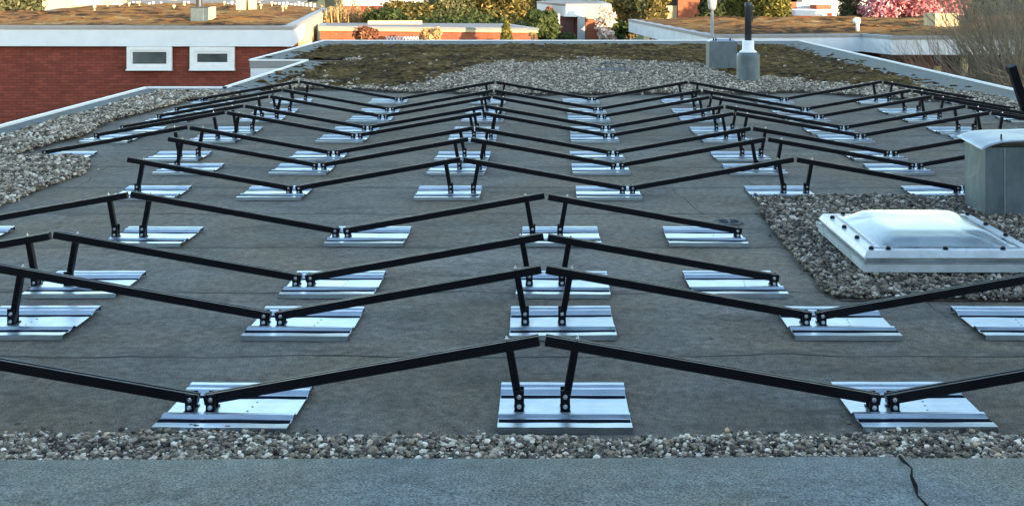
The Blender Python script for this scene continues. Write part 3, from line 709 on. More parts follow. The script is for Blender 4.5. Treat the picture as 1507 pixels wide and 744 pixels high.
for x in (.12, .30, .62): MB().cyl((x, .05, .50), (x, .05, .535), .006, n=8).build('lid_screw', M['black'], ch)
# tube clamp lying beside the chimney
# ------------------------------------------------------------------ vents at the far end
va = empty('vent_box', (3.02, 19.5, 0)); tag(va, 'square grey zinc vent box with pale cap, left of the black flue', 'roof vent')
MB().box(-.235, .235, 0, .42, .012, .50).build('casing', M['zinc'], va, bev=.006)
MB().box(-.31, .33, -.09, .5, .02, .03).build('flashing', M['lead'], va)
cap = MB(); cap.add([(-.25, -.015, .502), (.25, -.015, .502), (.25, .44, .502), (-.25, .44, .502), (-.12, .1, .545), (.12, .1, .545), (.12, .32, .545), (-.12, .32, .545)],
                    [(0, 1, 5, 4), (1, 2, 6, 5), (2, 3, 7, 6), (3, 0, 4, 7), (4, 5, 6, 7), (3, 2, 1, 0)]); cap.build('cap', M['zinc_bright'], va)
for x in (-.16, -.12, .12): MB().cyl((x, .03, .51), (x, .03, .56), .012, n=8).build('cap_bolt', M['black'], va)
vb = empty('flue_vent', (3.04, 17.25, 0)); tag(vb, 'rounded zinc flue base with white collar and tall black pipe', 'roof vent')
sec = []
for r_, z in [(.165, .012), (.165, .40), (.163, .425), (.145, .447), (.10, .458), (.08, .46)]:
    sec.append((r_, z))
def squircle(prof, n=28, p=3.2):
    mb = MB(); vs = []; fs = []
    for r_, z in prof:
        for i in range(n):
            w = 2 * math.pi * i / n; c_, s_ = math.cos(w), math.sin(w); q = (abs(c_) ** p + abs(s_) ** p) ** (-1 / p)
            vs.append((r_ * q * c_, r_ * q * s_, z))
    for j in range(len(prof) - 1):
        for i in range(n): fs.append((j * n + i, j * n + (i + 1) % n, (j + 1) * n + (i + 1) % n, (j + 1) * n + i))
    fs += [tuple(range(n))[::-1], tuple((len(prof) - 1) * n + i for i in range(n))]
    return mb.add(vs, fs)
squircle(sec).build('casing', M['zinc'], vb, smooth=False)
MB().lathe([(.128, .455), (.13, .47), (.105, .485), (.088, .50), (.086, .62), (.075, .635)], 24).build('collar', M['white_plastic'], vb, smooth=True)
MB().lathe([(.050, .63), (.050, 1.12), (.052, 1.125), (.052, 1.19), (.045, 1.20)], 20).build('pipe', M['black_pipe'], vb, smooth=True)
MB().cyl((.06, -.01, .9), (.06, -.01, 1.17), .008, n=8).build('pipe_clip', M['black_pipe'], vb)
MB().box(-.27, .33, -.24, .24, .014, .024).build('flashing', M['lead'], vb)

def drain(name, loc, r, label, h=.05):
    d = empty(name, loc); tag(d, label, 'roof drain')
    MB().lathe([(r * 1.5, 0), (r * 1.45, .008), (r * 1.0, .010)], 28).build('flange', M['dark'], d, smooth=False)
    g = MB()
    for i in range(12):
        w = 2 * math.pi * i / 12; c_, s_ = math.cos(w), math.sin(w)
        g.cyl((c_ * r, s_ * r, .008), (c_ * r * .9, s_ * r * .9, h), .005, n=6); g.cyl((c_ * r * .9, s_ * r * .9, h), (0, 0, h * 1.25), .005, n=6)
    g.build('leaf_guard', M['black_pipe'], d)
dx, dy = G(1072, 328); drain('roof_drain', (dx, dy, .001), .062, 'dark grated roof drain between the fourth row and the skylight gravel', .012)
dx, dy = G(902, 107); drain('roof_drain', (dx, dy, .055), .24, 'dark domed roof drain in the far pale gravel', .09)
MB()

# leaning black post at right edge
lp = MB(); a_ = Vector((AX(1488, 12.9), 12.9, AZ(97, 12.9))); b2 = Vector((AX(1540, 12.9), 13.1, AZ(225, 12.9)))
lp.cyl(a_, b2, .062, n=4); o = lp.build('leaning_post', M['black'], bev=.004); tag(o, 'square black post leaning outside the right roof edge before the bare tree', 'post')

# ------------------------------------------------------------------ foliage helpers
def leaves(name, mat, parent, clumps, n, ls, up=0.3, aspect=1.5, zbias=0.0):
    """clumps: list of (cx,cy,cz,rx,ry,rz); leaf quads through the volume, thicker towards the shell"""
    w = np.array([c[3] * c[4] * c[5] for c in clumps]) ** 0.75; w = w / w.sum()
    idx = rng.choice(len(clumps), n, p=w); C_ = np.array(clumps)[idx]
    d = rng.standard_normal((n, 3)); d /= np.linalg.norm(d, axis=1, keepdims=True)
    r = rng.random(n) ** 0.45; P_ = C_[:, :3] + d * r[:, None] * C_[:, 3:]
    P_ += rng.normal(0, 0.03, (n, 3)) * C_[:, 3:4]
    nrm = d + rng.normal(0, 0.7, (n, 3)); nrm[:, 2] += up; nrm /= np.linalg.norm(nrm, axis=1, keepdims=True)
    t1 = np.cross(nrm, rng.standard_normal((n, 3))); t1 /= np.linalg.norm(t1, axis=1, keepdims=True); t2 = np.cross(nrm, t1)
    s = ls * rng.uniform(0.5, 1.3, n)[:, None]
    V = np.stack([P_ - t1 * s * aspect, P_ - t2 * s * 0.55, P_ + t1 * s * aspect, P_ + t2 * s * 0.55], 1).reshape(-1, 3)
    F4 = np.arange(n * 4).reshape(n, 4)
    rnd = np.clip(rng.normal(0.45, 0.25, n) + 0.25 * (rng.random(len(clumps))[idx] - 0.5), 0, 1)
    o = np_mesh(name, V, F4, mat, rnd); o.parent = parent; return o
def branches(mb, p, d, L, r, depth, spread=0.5, bend=0.15, kids=3, upd=0.15):
    seg = 3; q = p
    for i in range(seg):
        d2 = (d + Vector((random.gauss(0, bend), random.gauss(0, bend), random.gauss(0, bend) + upd * .3))).normalized()
        e = q + d2 * L / seg; r2 = r * (1 - .28 * (i + 1) / seg)
        mb.cyl(q, e, r * (1 - .28 * i / seg), r2, n=5 if depth > 1 else 3, cap=False); 
        if depth > 0 and i > 0:
            for _ in range(kids if i == seg - 1 else 1):
                dd = (d2 + Vector((random.gauss(0, spread), random.gauss(0, spread), random.gauss(0, spread * .8) + upd))).normalized()
                branches(mb, e, dd, L * random.uniform(.55, .8), r2 * .62, depth - 1, spread, bend, kids, upd)
        q = e; d = d2
def shrub(name, label, cat, px0, px1, pytop, pybot, Y, mat, n, ls, dep=None, group=None, zb=-3.2, nc=14, bark='bark', shape='round'):
    xa, xb = AX(px0, Y), AX(px1, Y); zt = AZ(pytop, Y); cx = (xa + xb) / 2; w = (xb - xa) / 2; dp = dep or w * 0.9
    root = empty(name, (cx, Y, zb)); tag(root, label, cat, group)
    zlo = AZ(pybot, Y) - zb; zhi = zt - zb; hh = zhi - zlo; cl = []
    if shape == 'cone':
        for i in range(nc):
            u = (i + .5) / nc; rr = w * (1 - u ** 1.7) * 0.95 + .05
            cl.append((random.gauss(0, w * .05), random.gauss(0, w * .05), zlo + hh * u, rr, rr * dp / w, hh / nc * 1.1))
    else:
        for i in range(nc):
            w_ = random.uniform(0, 2 * math.pi); rr = random.random() ** .6; z = zlo + hh * (.1 + .82 * random.random())
            f = math.sqrt(max(.08, 1 - ((z - zlo) / hh * 1.5 - .6) ** 2)) if shape == 'round' else 1
            s_ = random.uniform(.28, .5) * w
            cl.append((math.cos(w_) * rr * (w - s_ * .7) * f, math.sin(w_) * rr * (dp - s_ * .7) * f, min(z, zhi - s_ * .8), s_, s_, s_ * random.uniform(.7, 1.1)))
    tb = MB(); 
    for i in range(4 if shape != 'cone' else 1):
        c_ = cl[i % len(cl)] if shape != 'cone' else (0, 0, zhi * .8)
        p0 = Vector((random.gauss(0, .08), random.gauss(0, .08), 0)); p1 = Vector((c_[0] * .5, c_[1] * .5, (zlo + c_[2]) * .5)); p2 = Vector(c_[:3])
        tb.cyl(p0, p1, .09 * max(.6, w), .06 * max(.6, w), 7); tb.cyl(p1, p2, .06 * max(.6, w), .015, 6)
    for c_ in cl[:10]:
        if shape != 'cone': tb.cyl((0, 0, zlo * .7), c_[:3], .035 * max(.6, w), .01, 5)
    tb.build('trunk', M[bark], root)
    leaves('crown', mat, root, cl, n, ls)
    return root

# ------------------------------------------------------------------ ground and neighbours
gz = -3.2
g_ = MB(); K = 24
vs = []; fs = []
for j in range(K + 1):
    for i in range(K + 1): vs.append((-500 + 1000 * i / K, -260 + 1000 * j / K, gz))
for j in range(K):
    for i in range(K): a = j * (K + 1) + i; fs.append((a, a + 1, a + K + 2, a + K + 1))
g_.add(vs, fs); tag(g_.build('ground', M['ground']), kind='structure')
pth = MB(); pth.box(-16, 20, 29.0, 30.3, gz + .004, gz + .02); tag(pth.build('footpath', M['concrete']), kind='structure')

def house(name, label, poly, zt, fh, wallmat, inset=0.35, moss=None, cat='building', coping=0.10, cope_out=.02, fas='fascia', zbot=gz):
    """flat-roofed building from its plan: brick walls, white fascia, grey coping and the roof sheet"""
    cx = sum(p[0] for p in poly) / len(poly); cy = sum(p[1] for p in poly) / len(poly)
    root = empty(name, (cx, cy, zbot)); tag(root, label, cat)
    def shr(d):
        out = []; m_ = len(poly)
        for i in range(m_):
            a = Vector(poly[i - 1]); b_ = Vector(poly[i]); c_ = Vector(poly[(i + 1) % m_])
            d1 = (b_ - a).normalized(); d2 = (c_ - b_).normalized(); n1 = Vector((-d1.y, d1.x)); n2 = Vector((-d2.y, d2.x))
            bis = (n1 + n2); bis = bis / max(bis.dot(n1), .2); out.append((b_.x + bis.x * d, b_.y + bis.y * d))
        return out
    w_ = shr(inset); child(root, MB().prism(w_, zbot, zt - fh + .02), 'wall', wallmat)
    child(root, MB().prism(poly, zt - fh, zt - coping), 'fascia', M[fas])
    child(root, MB().prism(shr(-cope_out), zt - coping + .003, zt), 'coping', M['coping'])
    ri = shr(.28)
    if moss:
        # moss roof as a lumpy sheet filling the inner outline
        xs = [p[0] for p in ri]; ys = [p[1] for p in ri]; st = .16
        A = np.array(ri)
        def inp(x, y):
            r_ = np.zeros(len(x), bool); j = len(A) - 1
            for i in range(len(A)):
                xi, yi, xj, yj = A[i, 0], A[i, 1], A[j, 0], A[j, 1]
                c_ = ((yi > y) != (yj > y)) & (x < (xj - xi) * (y - yi) / ((yj - yi) if abs(yj - yi) > 1e-9 else 1e-9) + xi); r_ ^= c_; j = i
            return r_
        def edist(x, y):
            m_ = np.full(x.shape, 9.0)
            for i in range(len(A)):
                p_, q_ = A[i - 1], A[i]; d_ = q_ - p_; L2 = (d_ ** 2).sum(); t_ = np.clip(((x - p_[0]) * d_[0] + (y - p_[1]) * d_[1]) / L2, 0, 1)
                m_ = np.minimum(m_, np.hypot(x - p_[0] - t_ * d_[0], y - p_[1] - t_ * d_[1]))
            return np.clip(m_ / 1.6, 0, 1)
        o = sheet('roof_moss', inp, min(xs), max(xs), min(ys), max(ys), st, zt + .006, moss, lambda x, y: (.24 * fbm(x * 1.1, y * 1.1, 4) ** 1.5 + .01) * edist(x, y))
        o.parent = root; o.matrix_parent_inverse = Matrix.Translation(root.location).inverted()
    else: child(root, MB().prism(ri, zt + .003, zt + .01), 'roof_sheet', M['roof_far'])
    return root
def ccw(p):
    a = sum(p[i - 1][0] * p[i][1] - p[i][0] * p[i - 1][1] for i in range(len(p))); return p if a > 0 else p[::-1]
# left brick bungalow
zL = 0.30
pl_ = ccw([G(-260, 38, zL), G(431, 38.5, zL), G(481, 12, zL), G(430, 7.5, zL), G(165, 8.5, zL), G(80, 12.5, zL), G(50, 19.5, zL), G(-260, 21, zL)])
YL = G(431, 38.5, zL)[1]
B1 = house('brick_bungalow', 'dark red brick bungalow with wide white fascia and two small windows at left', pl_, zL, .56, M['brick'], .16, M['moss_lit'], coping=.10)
def window(root, x0, x1, z0, z1, y, t1=.10, glassmat='glass', nm='window'):
    w = MB(); w.box(x0, x1, y - .09, y, z0, z0 + t1); w.box(x0, x1, y - .09, y, z1 - t1, z1); w.box(x0, x0 + t1, y - .09, y, z0 + t1, z1 - t1); w.box(x1 - t1, x1, y - .09, y, z0 + t1, z1 - t1)
    f_ = child(root, w, nm, M['white_plastic'])
    p_ = MB(); p_.box(x0 + t1, x1 - t1, y - .035, y - .02, z0 + t1, z1 - t1); q = p_.build('pane', M[glassmat], f_)
    i_ = MB(); tt = t1 * .5
    i_.box(x0 + t1, x1 - t1, y - .065, y - .036, z0 + t1, z0 + t1 + tt); i_.box(x0 + t1, x1 - t1, y - .065, y - .036, z1 - t1 - tt, z1 - t1)
    i_.box(x0 + t1, x0 + t1 + tt, y - .065, y - .036, z0 + t1 + tt, z1 - t1 - tt); i_.box(x1 - t1 - tt, x1 - t1, y - .065, y - .036, z0 + t1 + tt, z1 - t1 - tt)
    q = i_.build('sash', M['white_plastic'], f_)
    s_ = MB(); s_.box(x0 - .015, x1 + .015, y - .13, y, z0 - .03, z0 - .002); q = s_.build('sill', M['white_plastic'], f_)
    return f_
yw = YL + .155
for (a, b_, tt) in ((188, 254, .10), (280.5, 346, .13)):
    window(B1, AX(a, yw), AX(b_, yw), AZ(102, yw), AZ(68.5, yw), yw, tt)
pa, pb = Vector(G(447, 30.2, zL)), Vector(G(480.5, 12.6, zL)); dd_ = (pb - pa).normalized(); nn2 = Vector((dd_.y, -dd_.x)) * .04
child(B1, MB().prism([tuple(pa + nn2), tuple(pb + nn2), tuple(pb - nn2 * 6), tuple(pa - nn2 * 6)], gz, zL - .10), 'cream_side_wall', M['cream'])
# things on the left roof
rv = empty('flue_box', (AX(290, 33.4), 33.4, zL)); tag(rv, 'small grey flue box with dark pipe on the left bungalow roof', 'roof vent')
MB().box(-.19, .19, 0, .5, 0, .46).build('casing', M['zinc'], rv, bev=.01); MB().box(-.22, .22, -.03, .53, .462, .49).build('cap', M['dark'], rv)
MB().cyl((0, .2, .49), (0, .2, 1.4), .09, n=16).build('pipe', M['black_pipe'], rv)
cv = MB(); cv.box(-.05, .14, 0, .5, 0, .43); o = cv.build('lit_vent_side', M['cream'], bev=.01); o.location = (AX(304, 34.6), 34.6, zL + .03); tag(o, 'cream slab standing in for the sunlit right side of the small grey flue box', 'roof vent')  # sunlit right side of the flue box, painted as a cream slab
cc = empty('cream_chimney', (AX(358, 44), 44, zL)); tag(cc, 'cream chimney pots far back on the left bungalow roof', 'chimney')
MB().box(-.28, .05, 0, .5, 0, .75).build('stack', M['cream'], cc, bev=.02); MB().box(.16, .40, .1, .5, 0, .55).build('side_stack', M['cream'], cc, bev=.02); MB().lathe([(.10, .75), (.12, .95), (.09, 1.0)], 14, (-.1, .25, 0)).build('pot', M['cream'], cc, smooth=True)
pins = [(139, 19, 0), (158, 15, 0), (176, 14, 0), (190, 13, 0), (256, 18, 1), (271, 15, 1), (384, 16, 2), (416, 19, 2), (421, 17, 2), (205, 11, 1), (330, 11, 2), (400, 12, 2)]
pin_l = ['one of the white pins standing far left on the mossy bungalow roof', 'one of the white pins just left of the small grey flue box', 'one of the white pins right of the small grey flue box']
ps = None
for i, (a, b_, g3) in enumerate(pins):
    x, y = G(a, b_, zL)
    if ps is None:
        mbp = MB(); mbp.lathe([(.05, 0), (.03, .05), (.03, .17), (.065, .18), (.065, .25), (.03, .27)], 10); ps = mbp.build('holder_pin', M['cream'], smooth=True); q = ps
    else: q = ps.copy(); COL.objects.link(q)
    q.location = (x, y, zL + .02); tag(q, pin_l[g3], 'roof pin', 'white holder pins on the left bungalow roof, cluster %s' % 'abc'[g3])

# low brick garage in the middle
zM = -0.05
pm = ccw([(AX(469, 41), 41.0), (AX(792, 39.2), 39.2), (AX(745, 43.2), 43.6), (AX(470, 44), 44.2)])
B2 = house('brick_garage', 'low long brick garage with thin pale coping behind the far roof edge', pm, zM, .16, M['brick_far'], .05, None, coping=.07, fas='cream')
child(B2, MB().box(AX(545, 43), AX(623, 43), 42.4, 42.6, zM + .012, zM + .14), 'pale_kerb', M['cream'])
tr = MB()
for k in range(14):
    x = AX(568 + k * 4.6, 40.1); tr.cyl((x, 40.1, AZ(64, 40.1)), (x + .1, 40.1, AZ(54, 40.1)), .018, n=5); tr.cyl((x + .1, 40.13, AZ(64, 40.1)), (x, 40.13, AZ(54, 40.1)), .018, n=5)
tag(tr.build('lattice_fence', M['white_plastic']), 'small white lattice strip in front of the brick garage', 'fence')

# house with recess, middle right
YC = 50.0
zC = AZ(2, YC)
pc = ccw([(AX(790, 56), 57.0), (AX(812, YC + 2), YC + 3.0), (AX(833, YC), YC), (AX(899, YC), YC), (AX(899, YC), 58.0), (AX(830, 62), 63)])
B3 = house('garden_house', 'white and brick house with shaded doorway and sunlit cream end behind the roof edge', pc, AZ(6, YC), .55, M['brick'], .5, None, coping=.10, fas='fascia')
child(B3, MB().box(AX(862, YC), AX(900, YC), YC - .03, YC + .3, AZ(28, YC), AZ(8.5, YC)), 'cream_panel', M['cream'])
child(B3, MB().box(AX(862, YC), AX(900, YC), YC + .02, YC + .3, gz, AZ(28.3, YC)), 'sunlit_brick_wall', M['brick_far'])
child(B3, MB().box(AX(850, YC), AX(861, YC), YC - .02, YC + .5, gz, AZ(25, YC)), 'pier', M['concrete'])
child(B3, MB().box(AX(826, YC), AX(845, YC), YC + .48, YC + .56, gz, AZ(25, YC)), 'door', smooth_mat('brown_door', (.07, .02, .02), .6))
child(B3, MB().box(AX(818, YC), AX(824, YC), YC + .1, YC + .5, gz, AZ(21, YC)), 'door_post', M['white_plastic'])

# right bungalow
zR = 0.03
pr = ccw([G(925, 28.5, zR), (4.60, 32.3), (9.05, 33.0), (9.45, 31.5), (24, 31.5), (24, 47), G(1507, 25, zR), G(1160, 27, zR)])
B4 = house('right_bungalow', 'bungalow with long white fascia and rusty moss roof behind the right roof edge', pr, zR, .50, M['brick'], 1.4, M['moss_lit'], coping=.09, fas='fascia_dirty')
child(B4, MB().box(AX(1327, 32.9), AX(1366, 32.9), 32.55, 32.75, gz, zR - .5), 'brick_return', M['brick_far'])
child(B4, MB().box(AX(1412, 32.0), AX(1420, 32.0), 31.75, 31.95, gz, zR - .5), 'porch_post', M['cream'])
wf = MB()
for k in range(11): x = AX(1428 + k * 5.6, 32.4); wf.box(x, x + .085, 32.5, 32.53, gz, AZ(84, 32.4))
child(B4, wf, 'timber_screen', M['wood'])
child(B4, MB().box(AX(1368, 32.9), AX(1378, 32.9), 32.5, 32.56, AZ(110, 32.9), AZ(96, 32.9)), 'meter_box', M['cream'])
vp = empty('vent_pipe', (AX(1262, 33.9), 33.9, zR)); tag(vp, 'short white vent pipe with round cap on the right bungalow roof', 'roof vent')
MB().cyl((0, 0, 0), (0, 0, .34), .055, n=14).build('pipe', M['white_plastic'], vp, smooth=True); MB().lathe([(.09, .25), (.11, .3), (.11, .40), (.05, .44)], 16, (-.02, 0, 0)).build('cap', M['white_plastic'], vp, smooth=True)
ccb = MB(); ccb.box(-.42, .42, 0, .6, 0, .50); o = ccb.build('cream_chimney', M['cream'], bev=.015); o.location = (AX(1394, 35.2), 35.2, zR + .02); o.rotation_euler = (0, 0, R(16)); tag(o, 'square cream chimney block on the right bungalow roof under the pink tree', 'chimney')

# orange brick house, far
YO = 60
def gable_wall(name, label, x0, x1, Y0, Y1, z1, mat, cat='building'):
    root = empty(name, ((x0 + x1) / 2, Y0, gz)); tag(root, label, cat)
    child(root, MB().box(x0, x1, Y0, Y1, gz, z1), 'wall', mat)
    child(root, MB().box(x0 - .3, x1 + .3, Y0 - .3, Y1 + .3, z1 + .003, z1 + .35), 'roof_slab', M['grey_render'])
    return root
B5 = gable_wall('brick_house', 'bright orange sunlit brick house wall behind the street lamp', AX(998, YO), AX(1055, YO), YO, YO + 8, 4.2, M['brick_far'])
child(B5, MB().box(AX(962, YO), AX(997.6, YO), YO + .3, YO + 6, gz, AZ(9, YO)), 'cream_annexe', M['cream'])
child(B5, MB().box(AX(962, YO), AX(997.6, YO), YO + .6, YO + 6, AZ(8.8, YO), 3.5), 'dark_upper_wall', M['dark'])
B6 = gable_wall('white_house', 'white house with brick corner and flat porch roof left of the pink tree', AX(1172, 62), AX(1300, 62), 62, 70, 4.5, M['grey_render'])
child(B6, MB().box(AX(1163, 62), AX(1172, 62), 61.9, 66, gz, 4.4), 'brick_corner', M['brick_far'])
child(B6, MB().box(AX(1170, 58), AX(1217, 58), 58, 61.8, AZ(23.5, 58), AZ(15.5, 58)), 'porch_roof', M['fascia'])
child(B6, MB().box(AX(1173, 60), AX(1193, 60), 61.9, 61.98, AZ(4, 60), AZ(-14, 60)), 'window', M['glass'])
child(B6, MB().box(AX(1170, 61), AX(1230, 61), 61.80, 61.97, gz, AZ(20, 61)), 'dark_base', M['brick'])
child(B6, MB().box(AX(1203, 60), AX(1225, 60), 60.2, 61.7, AZ(14, 60), AZ(8, 60)), 'red_awning', M['brick_far'])
B8 = gable_wall('pale_house', 'pale grey house wall above a brick strip behind the straw-coloured grass', AX(505, 66), AX(640, 66), 66, 74, 4.5, M['grey_render'])
child(B8, MB().box(AX(500, 65.5), AX(645, 65.5), 65.2, 65.9, gz, AZ(9, 65.5)), 'brick_strip', M['brick'])
B7 = gable_wall('cream_house', 'cream house wall at the top left behind the bungalow roof', AX(62, 66), AX(150, 66), 66, 74, 3.6, M['cream'])
child(B7, MB().box(AX(108, 66), AX(150, 66), 65.9, 65.98, AZ(8, 66), AZ(-8, 66)), 'grey_panel', M['grey_render'])
B7b = gable_wall('terrace_house', 'long pale terrace behind the small grey flue box at top left', AX(160, 70), AX(478, 70), 70, 78, 3.4, M['cream'])
for k in range(7):
    x = AX(176 + k * 44, 69.9); child(B7b, MB().box(x, x + 1.1, 69.86, 69.98, AZ(2, 70), AZ(-22, 70)), 'window', M['glass'])
# row of grey shade roofs in front of the terrace
aw = MB()
for k in range(4):
    x0, x1 = AX(190 + k * 64, 62), AX(252 + k * 64, 62); aw.add([(x0, 61, AZ(4.5, 62)), (x1, 61, AZ(6.5, 62)), (x1, 63.5, AZ(1.5, 62)), (x0, 63.5, AZ(-1, 62)), (x0, 61, AZ(5.8, 62)), (x1, 61, AZ(7.8, 62)), (x1, 63.5, AZ(2.8, 62)), (x0, 63.5, AZ(.3, 62))],
        [(0, 1, 2, 3), (7, 6, 5, 4), (0, 4, 5, 1), (1, 5, 6, 2), (2, 6, 7, 3), (3, 7, 4, 0)])
tag(aw.build('carport_roof', M['roof_far']), 'long dark low carport roof behind the left bungalow moss', 'carport')
fr = MB()
for k in range(52):
    x = AX(166 + k * 5.8, 58.6); hh = random.uniform(.08, .24); fr.box(x, x + .09, 58.6, 58.66, zL - .2, zL + hh)
tag(fr.build('picket_fence', M['fascia']), 'thin pale picket edging along the back of the left bungalow roof', 'fence')
car = None

# street lamp
sl_ = empty('street_lamp', (AX(1048, 30.2), 30.2, gz)); tag(sl_, 'slim grey street lamp with tapered glass lantern behind the zinc vent box', 'street lamp')
zt = AZ(15.5, 30.2) - gz
MB().cyl((0, 0, 0), (0, 0, zt), .055, .04, n=14).build('pole', M['coping'], sl_, smooth=True)
MB().lathe([(.07, zt), (.10, zt + .05), (.10, zt + .06), (.135, zt + .32), (.13, zt + .36)], 20).build('lantern', M['lantern'], sl_, smooth=True)
MB().lathe([(.15, zt + .362), (.16, zt + .38), (.05, zt + .46)], 20).build('lantern_cap', M['dark'], sl_, smooth=True)

# ------------------------------------------------------------------ vegetation
shrub('leafy_bush', 'mottled green bush at the top left corner behind the bungalow', 'bush', -70, 66, -30, 26, 47, M['leaf_olive'], 9000, .085, nc=26, bark='bark_pale')
# pampas-like straw grass
def reeds(name, label, px0, px1, pyt, Y, n, mat):
    root = empty(name, ((AX(px0, Y) + AX(px1, Y)) / 2, Y, gz)); tag(root, label, 'ornamental grass')
    xa = AX(px0, Y) - root.location.x; xb = AX(px1, Y) - root.location.x; zt = AZ(pyt, Y) - gz
    x = rng.uniform(xa * .7, xb * .7, n); y = rng.uniform(-.7, .7, n); h = zt * rng.uniform(.62, 1.0, n) * (1 - .12 * np.abs(x / xb)); tx = x * rng.uniform(1.0, 1.6, n) + rng.normal(0, .18, n)
    w = .022
    p = [np.stack([x - w, y, 0 * x], 1), np.stack([x + w, y, 0 * x], 1), np.stack([x * .6 + tx * .4 + w, y, h * .6], 1), np.stack([tx, y + rng.normal(0, .2, n), h], 1)]
    V = np.stack(p, 1).reshape(-1, 3); o = np_mesh('blades', V, np.arange(4 * n).reshape(n, 4), mat, rng.random(n)); o.parent = root
    cl = [(float(a), float(b_), float(c_), .11, .11, .28) for a, b_, c_ in zip(tx[:90], y[:90], h[:90])]
    leaves('plumes', mat, root, cl, 3500, .05); return root
reeds('tall_grass', 'tall straw-coloured grass clump right of the left bungalow', 476, 542, 2, 49, 1500, M['leaf_straw'])
shrub('yellow_bush', 'pale yellow flowering bush behind the left part of the brick garage', 'bush', 552, 640, 3, 36, 50, M['leaf_gold'], 9000, .085, nc=22, group=None)
shrub('green_bush', 'dark green low bush left behind the garage beside the straw grass', 'bush', 530, 600, 14, 52, 47.5, M['leaf_green'], 6000, .08, nc=20)
shrub('green_bush', 'dark green bush behind the garage between the two yellow bushes', 'bush', 618, 712, -12, 46, 51, M['leaf_olive'], 10000, .085, nc=26)
shrub('yellow_bush', 'large golden bush behind the right half of the brick garage', 'bush', 682, 790, -28, 30, 52, M['leaf_gold'], 14000, .085, nc=34)
shrub('low_hedge', 'dark shaded hedge running behind the brick garage', 'hedge', 560, 800, 23, 56, 46.6, M['leaf_green'], 17000, .07, dep=.6, nc=60, shape='box')
shrub('green_bush', 'green bush at the right end of the brick garage', 'bush', 768, 828, 16, 62, 45, M['leaf_green'], 9000, .075, nc=24)
shrub('red_bush', 'reddish bush in front of the white house fascia by the doorway', 'bush', 796, 818, 6, 30, 48.6, M['leaf_rust'], 1500, .07, nc=8)
shrub('conifer', 'small pointed conifer with golden tip in front of the brick garage', 'conifer', 737, 753, 28, 66, 38.3, M['leaf_conifer_gold'], 3500, .045, shape='cone', nc=12)
shrub('rusty_shrub', 'rust-brown leafless-looking shrub before the left half of the garage', 'shrub', 515, 560, 41, 66, 38.4, M['leaf_rust'], 3800, .055, nc=16)
shrub('rusty_shrub', 'tan arching shrub before the middle of the garage wall', 'shrub', 618, 652, 40, 66, 38.4, M['leaf_straw'], 2600, .055, nc=12)
shrub('dry_shrub', 'tiny dry shrub at the right corner of the brick garage', 'shrub', 778, 791, 48, 66, 38.0, M['leaf_straw'], 500, .05, nc=5)
shrub('green_bush', 'low dark green planting below the shaded doorway', 'bush', 806, 852, 50, 66, 47.5, M['leaf_green'], 4000, .07, nc=14)
def blossom(name, label, px0, px1, pyt, pyb, Y, lm, n, nb, ls=.075, green=None):
    r_ = shrub(name, label, 'tree', px0, px1, pyt, pyb, Y, lm, n, ls, nc=26)
    return r_
blossom('magnolia', 'white blossoming magnolia before the sunlit cream and brick house end', 874, 910, 2, 64, 48.6, M['leaf_white'], 800, 0, .10)
shrub('yellow_bush', 'tall yellow-green bush left of the right bungalow corner', 'bush', 895, 948, -20, 66, 55, M['leaf_gold'], 9000, .08, nc=26)
shrub('yellow_bush', 'yellow-green bush behind the left end of the right bungalow', 'bush', 940, 992, -14, 40, 53, M['leaf_gold'], 7000, .08, nc=22)
shrub('green_bush', 'dark green shaded bush at the left corner of the right bungalow', 'bush', 884, 930, 30, 70, 49.3, M['leaf_green'], 7000, .075, nc=18)
shrub('conifer', 'dark green conifer right of the orange brick wall', 'conifer', 1026, 1068, -60, 32, 54, M['leaf_conifer'], 9000, .07, shape='cone', nc=16)
shrub('conifer', 'yellow-green conifer left of the black flue pipe', 'conifer', 1060, 1104, -70, 32, 55, M['leaf_conifer_gold'], 10000, .07, shape='cone', nc=16)
shrub('conifer', 'golden conifer right of the black flue pipe', 'conifer', 1108, 1166, -80, 32, 53.5, M['leaf_conifer_gold'], 13000, .07, shape='cone', nc=16)
shrub('grey_bush', 'grey olive bush between the white house and the pink tree', 'bush', 1222, 1278, -16, 34, 54, M['leaf_olive'], 7000, .06, nc=20)
shrub('pink_tree', 'pink blossoming tree behind the right bungalow roof', 'tree', 1262, 1418, -45, 32, 52, M['leaf_pink'], 11000, .10, nc=44)
# distant tree belt
def belt():
    root = empty('tree_belt', (0, 92, gz)); tag(root, 'distant dark tree belt behind all the houses', 'trees', kind='stuff')
    cl = []
    for i in range(150): x = -75 + i + random.gauss(0, .6); cl.append((x, random.gauss(0, 2), random.uniform(1, 7.5), 2.0, 2.0, 2.2))
    o = leaves('tree_belt', M['leaf_olive'], root, cl, 42000, .28); return root
b_ = belt()
for o in list(b_.children):
    o.parent = None; o.location = b_.location; o['label'] = b_['label']; o['category'] = 'trees'; o['kind'] = 'stuff'
bpy.data.objects.remove(b_)

# bare tree at right
bt = empty('bare_tree', (AX(1530, 26.5), 26.5, gz)); tag(bt, 'leafless bushy tree with dense grey-brown twigs at the right edge', 'tree')
tb = MB(); tb.cyl((0, 0, 0), (0, 0, 1.3), .16, .13, n=10); tb.build('trunk', M['bark'], bt)
tw = MB()
for i in range(88):
    w = random.uniform(0, 2 * math.pi); d = Vector((math.cos(w) * .95 - .1, math.sin(w) * .6, random.uniform(.15, 1.3))).normalized()
    branches(tw, Vector((random.gauss(0, .12), random.gauss(0, .12), random.uniform(.9, 2.2))), d, random.uniform(1.1, 1.9), .026, 3, .30, .10, 3, .25)
tw.build('branches', M['twig'], bt)

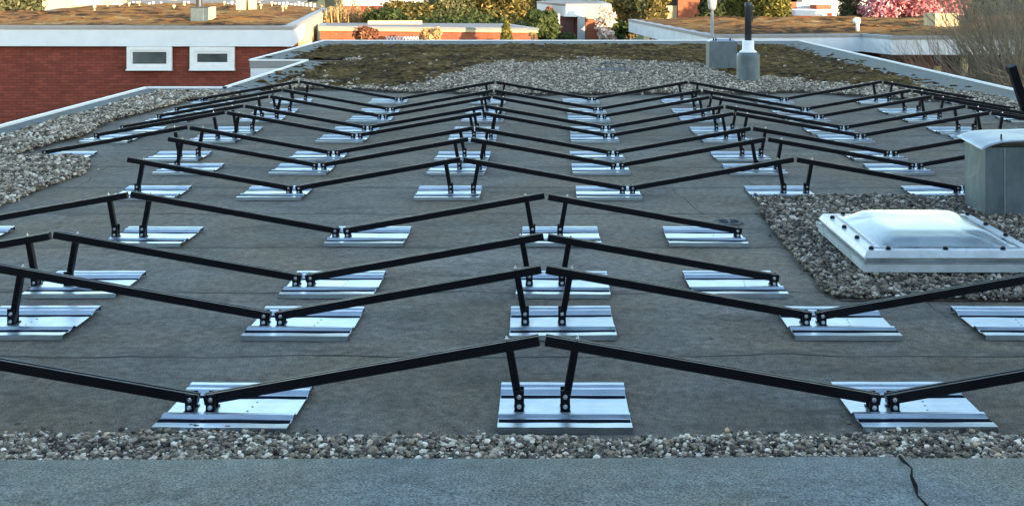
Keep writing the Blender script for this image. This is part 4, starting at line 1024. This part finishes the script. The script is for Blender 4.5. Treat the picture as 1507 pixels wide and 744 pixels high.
# tall unseen block with invented windows, added behind the viewer to shade the roof
ab = empty('unseen_shade_block', (22, -16, gz)); tag(ab, 'tall unseen block added behind the viewer to shade the roof', 'building')
AH = 8.6
child(ab, MB().box(-16, 66, -26, -13, gz, AH), 'wall', M['grey_render'])
child(ab, MB().box(-16.3, 66.3, -26.3, -12.7, AH + .003, AH + .3), 'roof_slab', M['coping'])
for j in range(4):
    for i in range(14):
        x = -13 + i * 5.5; z = gz + 1.0 + j * 2.85
        window(ab, x, x + 1.6, z, z + 1.3, -12.9 + .0, .09)
for o in ab.children:
    pass

# ------------------------------------------------------------------ light, sky, camera
SUN_EL = R(8.0); AZI = R(42)     # the sun stands low behind the viewer's right shoulder
to_sun = Vector((math.sin(AZI) * math.cos(SUN_EL), -math.cos(AZI) * math.cos(SUN_EL), math.sin(SUN_EL)))
ld = bpy.data.lights.new('sun', 'SUN'); ld.energy = 3.1; ld.angle = R(0.6); ld.color = (1.0, 0.74, 0.46)
lo = bpy.data.objects.new('sun', ld); COL.objects.link(lo); lo.rotation_euler = to_sun.to_track_quat('Z', 'Y').to_euler(); lo.location = (20, -20, 20)
w = bpy.data.worlds.new('World'); sc.world = w; w.use_nodes = True; t = w.node_tree
bg = t.nodes['Background']; sky = t.nodes.new('ShaderNodeTexSky'); sky.sky_type = 'NISHITA'; sky.sun_disc = False
sky.sun_elevation = SUN_EL; sky.sun_rotation = math.atan2(to_sun.x, to_sun.y); sky.air_density = 1.0; sky.dust_density = 0.5; sky.ozone_density = 1.0
t.links.new(sky.outputs[0], bg.inputs[0]); bg.inputs[1].default_value = 0.15
cd = bpy.data.cameras.new('camera'); cam = bpy.data.objects.new('camera', cd); COL.objects.link(cam); sc.camera = cam
cam.location = (0, 0, H); cam.rotation_euler = (R(90), 0, 0)
cd.sensor_fit = 'HORIZONTAL'; cd.sensor_width = 36; cd.lens = F / 1507 * 36; cd.shift_x = -(VX - 753.5) / 1507; cd.shift_y = -(372 - VY) / 1507
cd.clip_start = 0.05; cd.clip_end = 3000
sc.view_settings.view_transform = 'Standard'; sc.view_settings.look = 'None'; sc.view_settings.exposure = 2.45; sc.view_settings.gamma = 1
sc.render.engine = 'CYCLES'; sc.cycles.max_bounces = 8; sc.cycles.transmission_bounces = 8; sc.cycles.transparent_max_bounces = 8
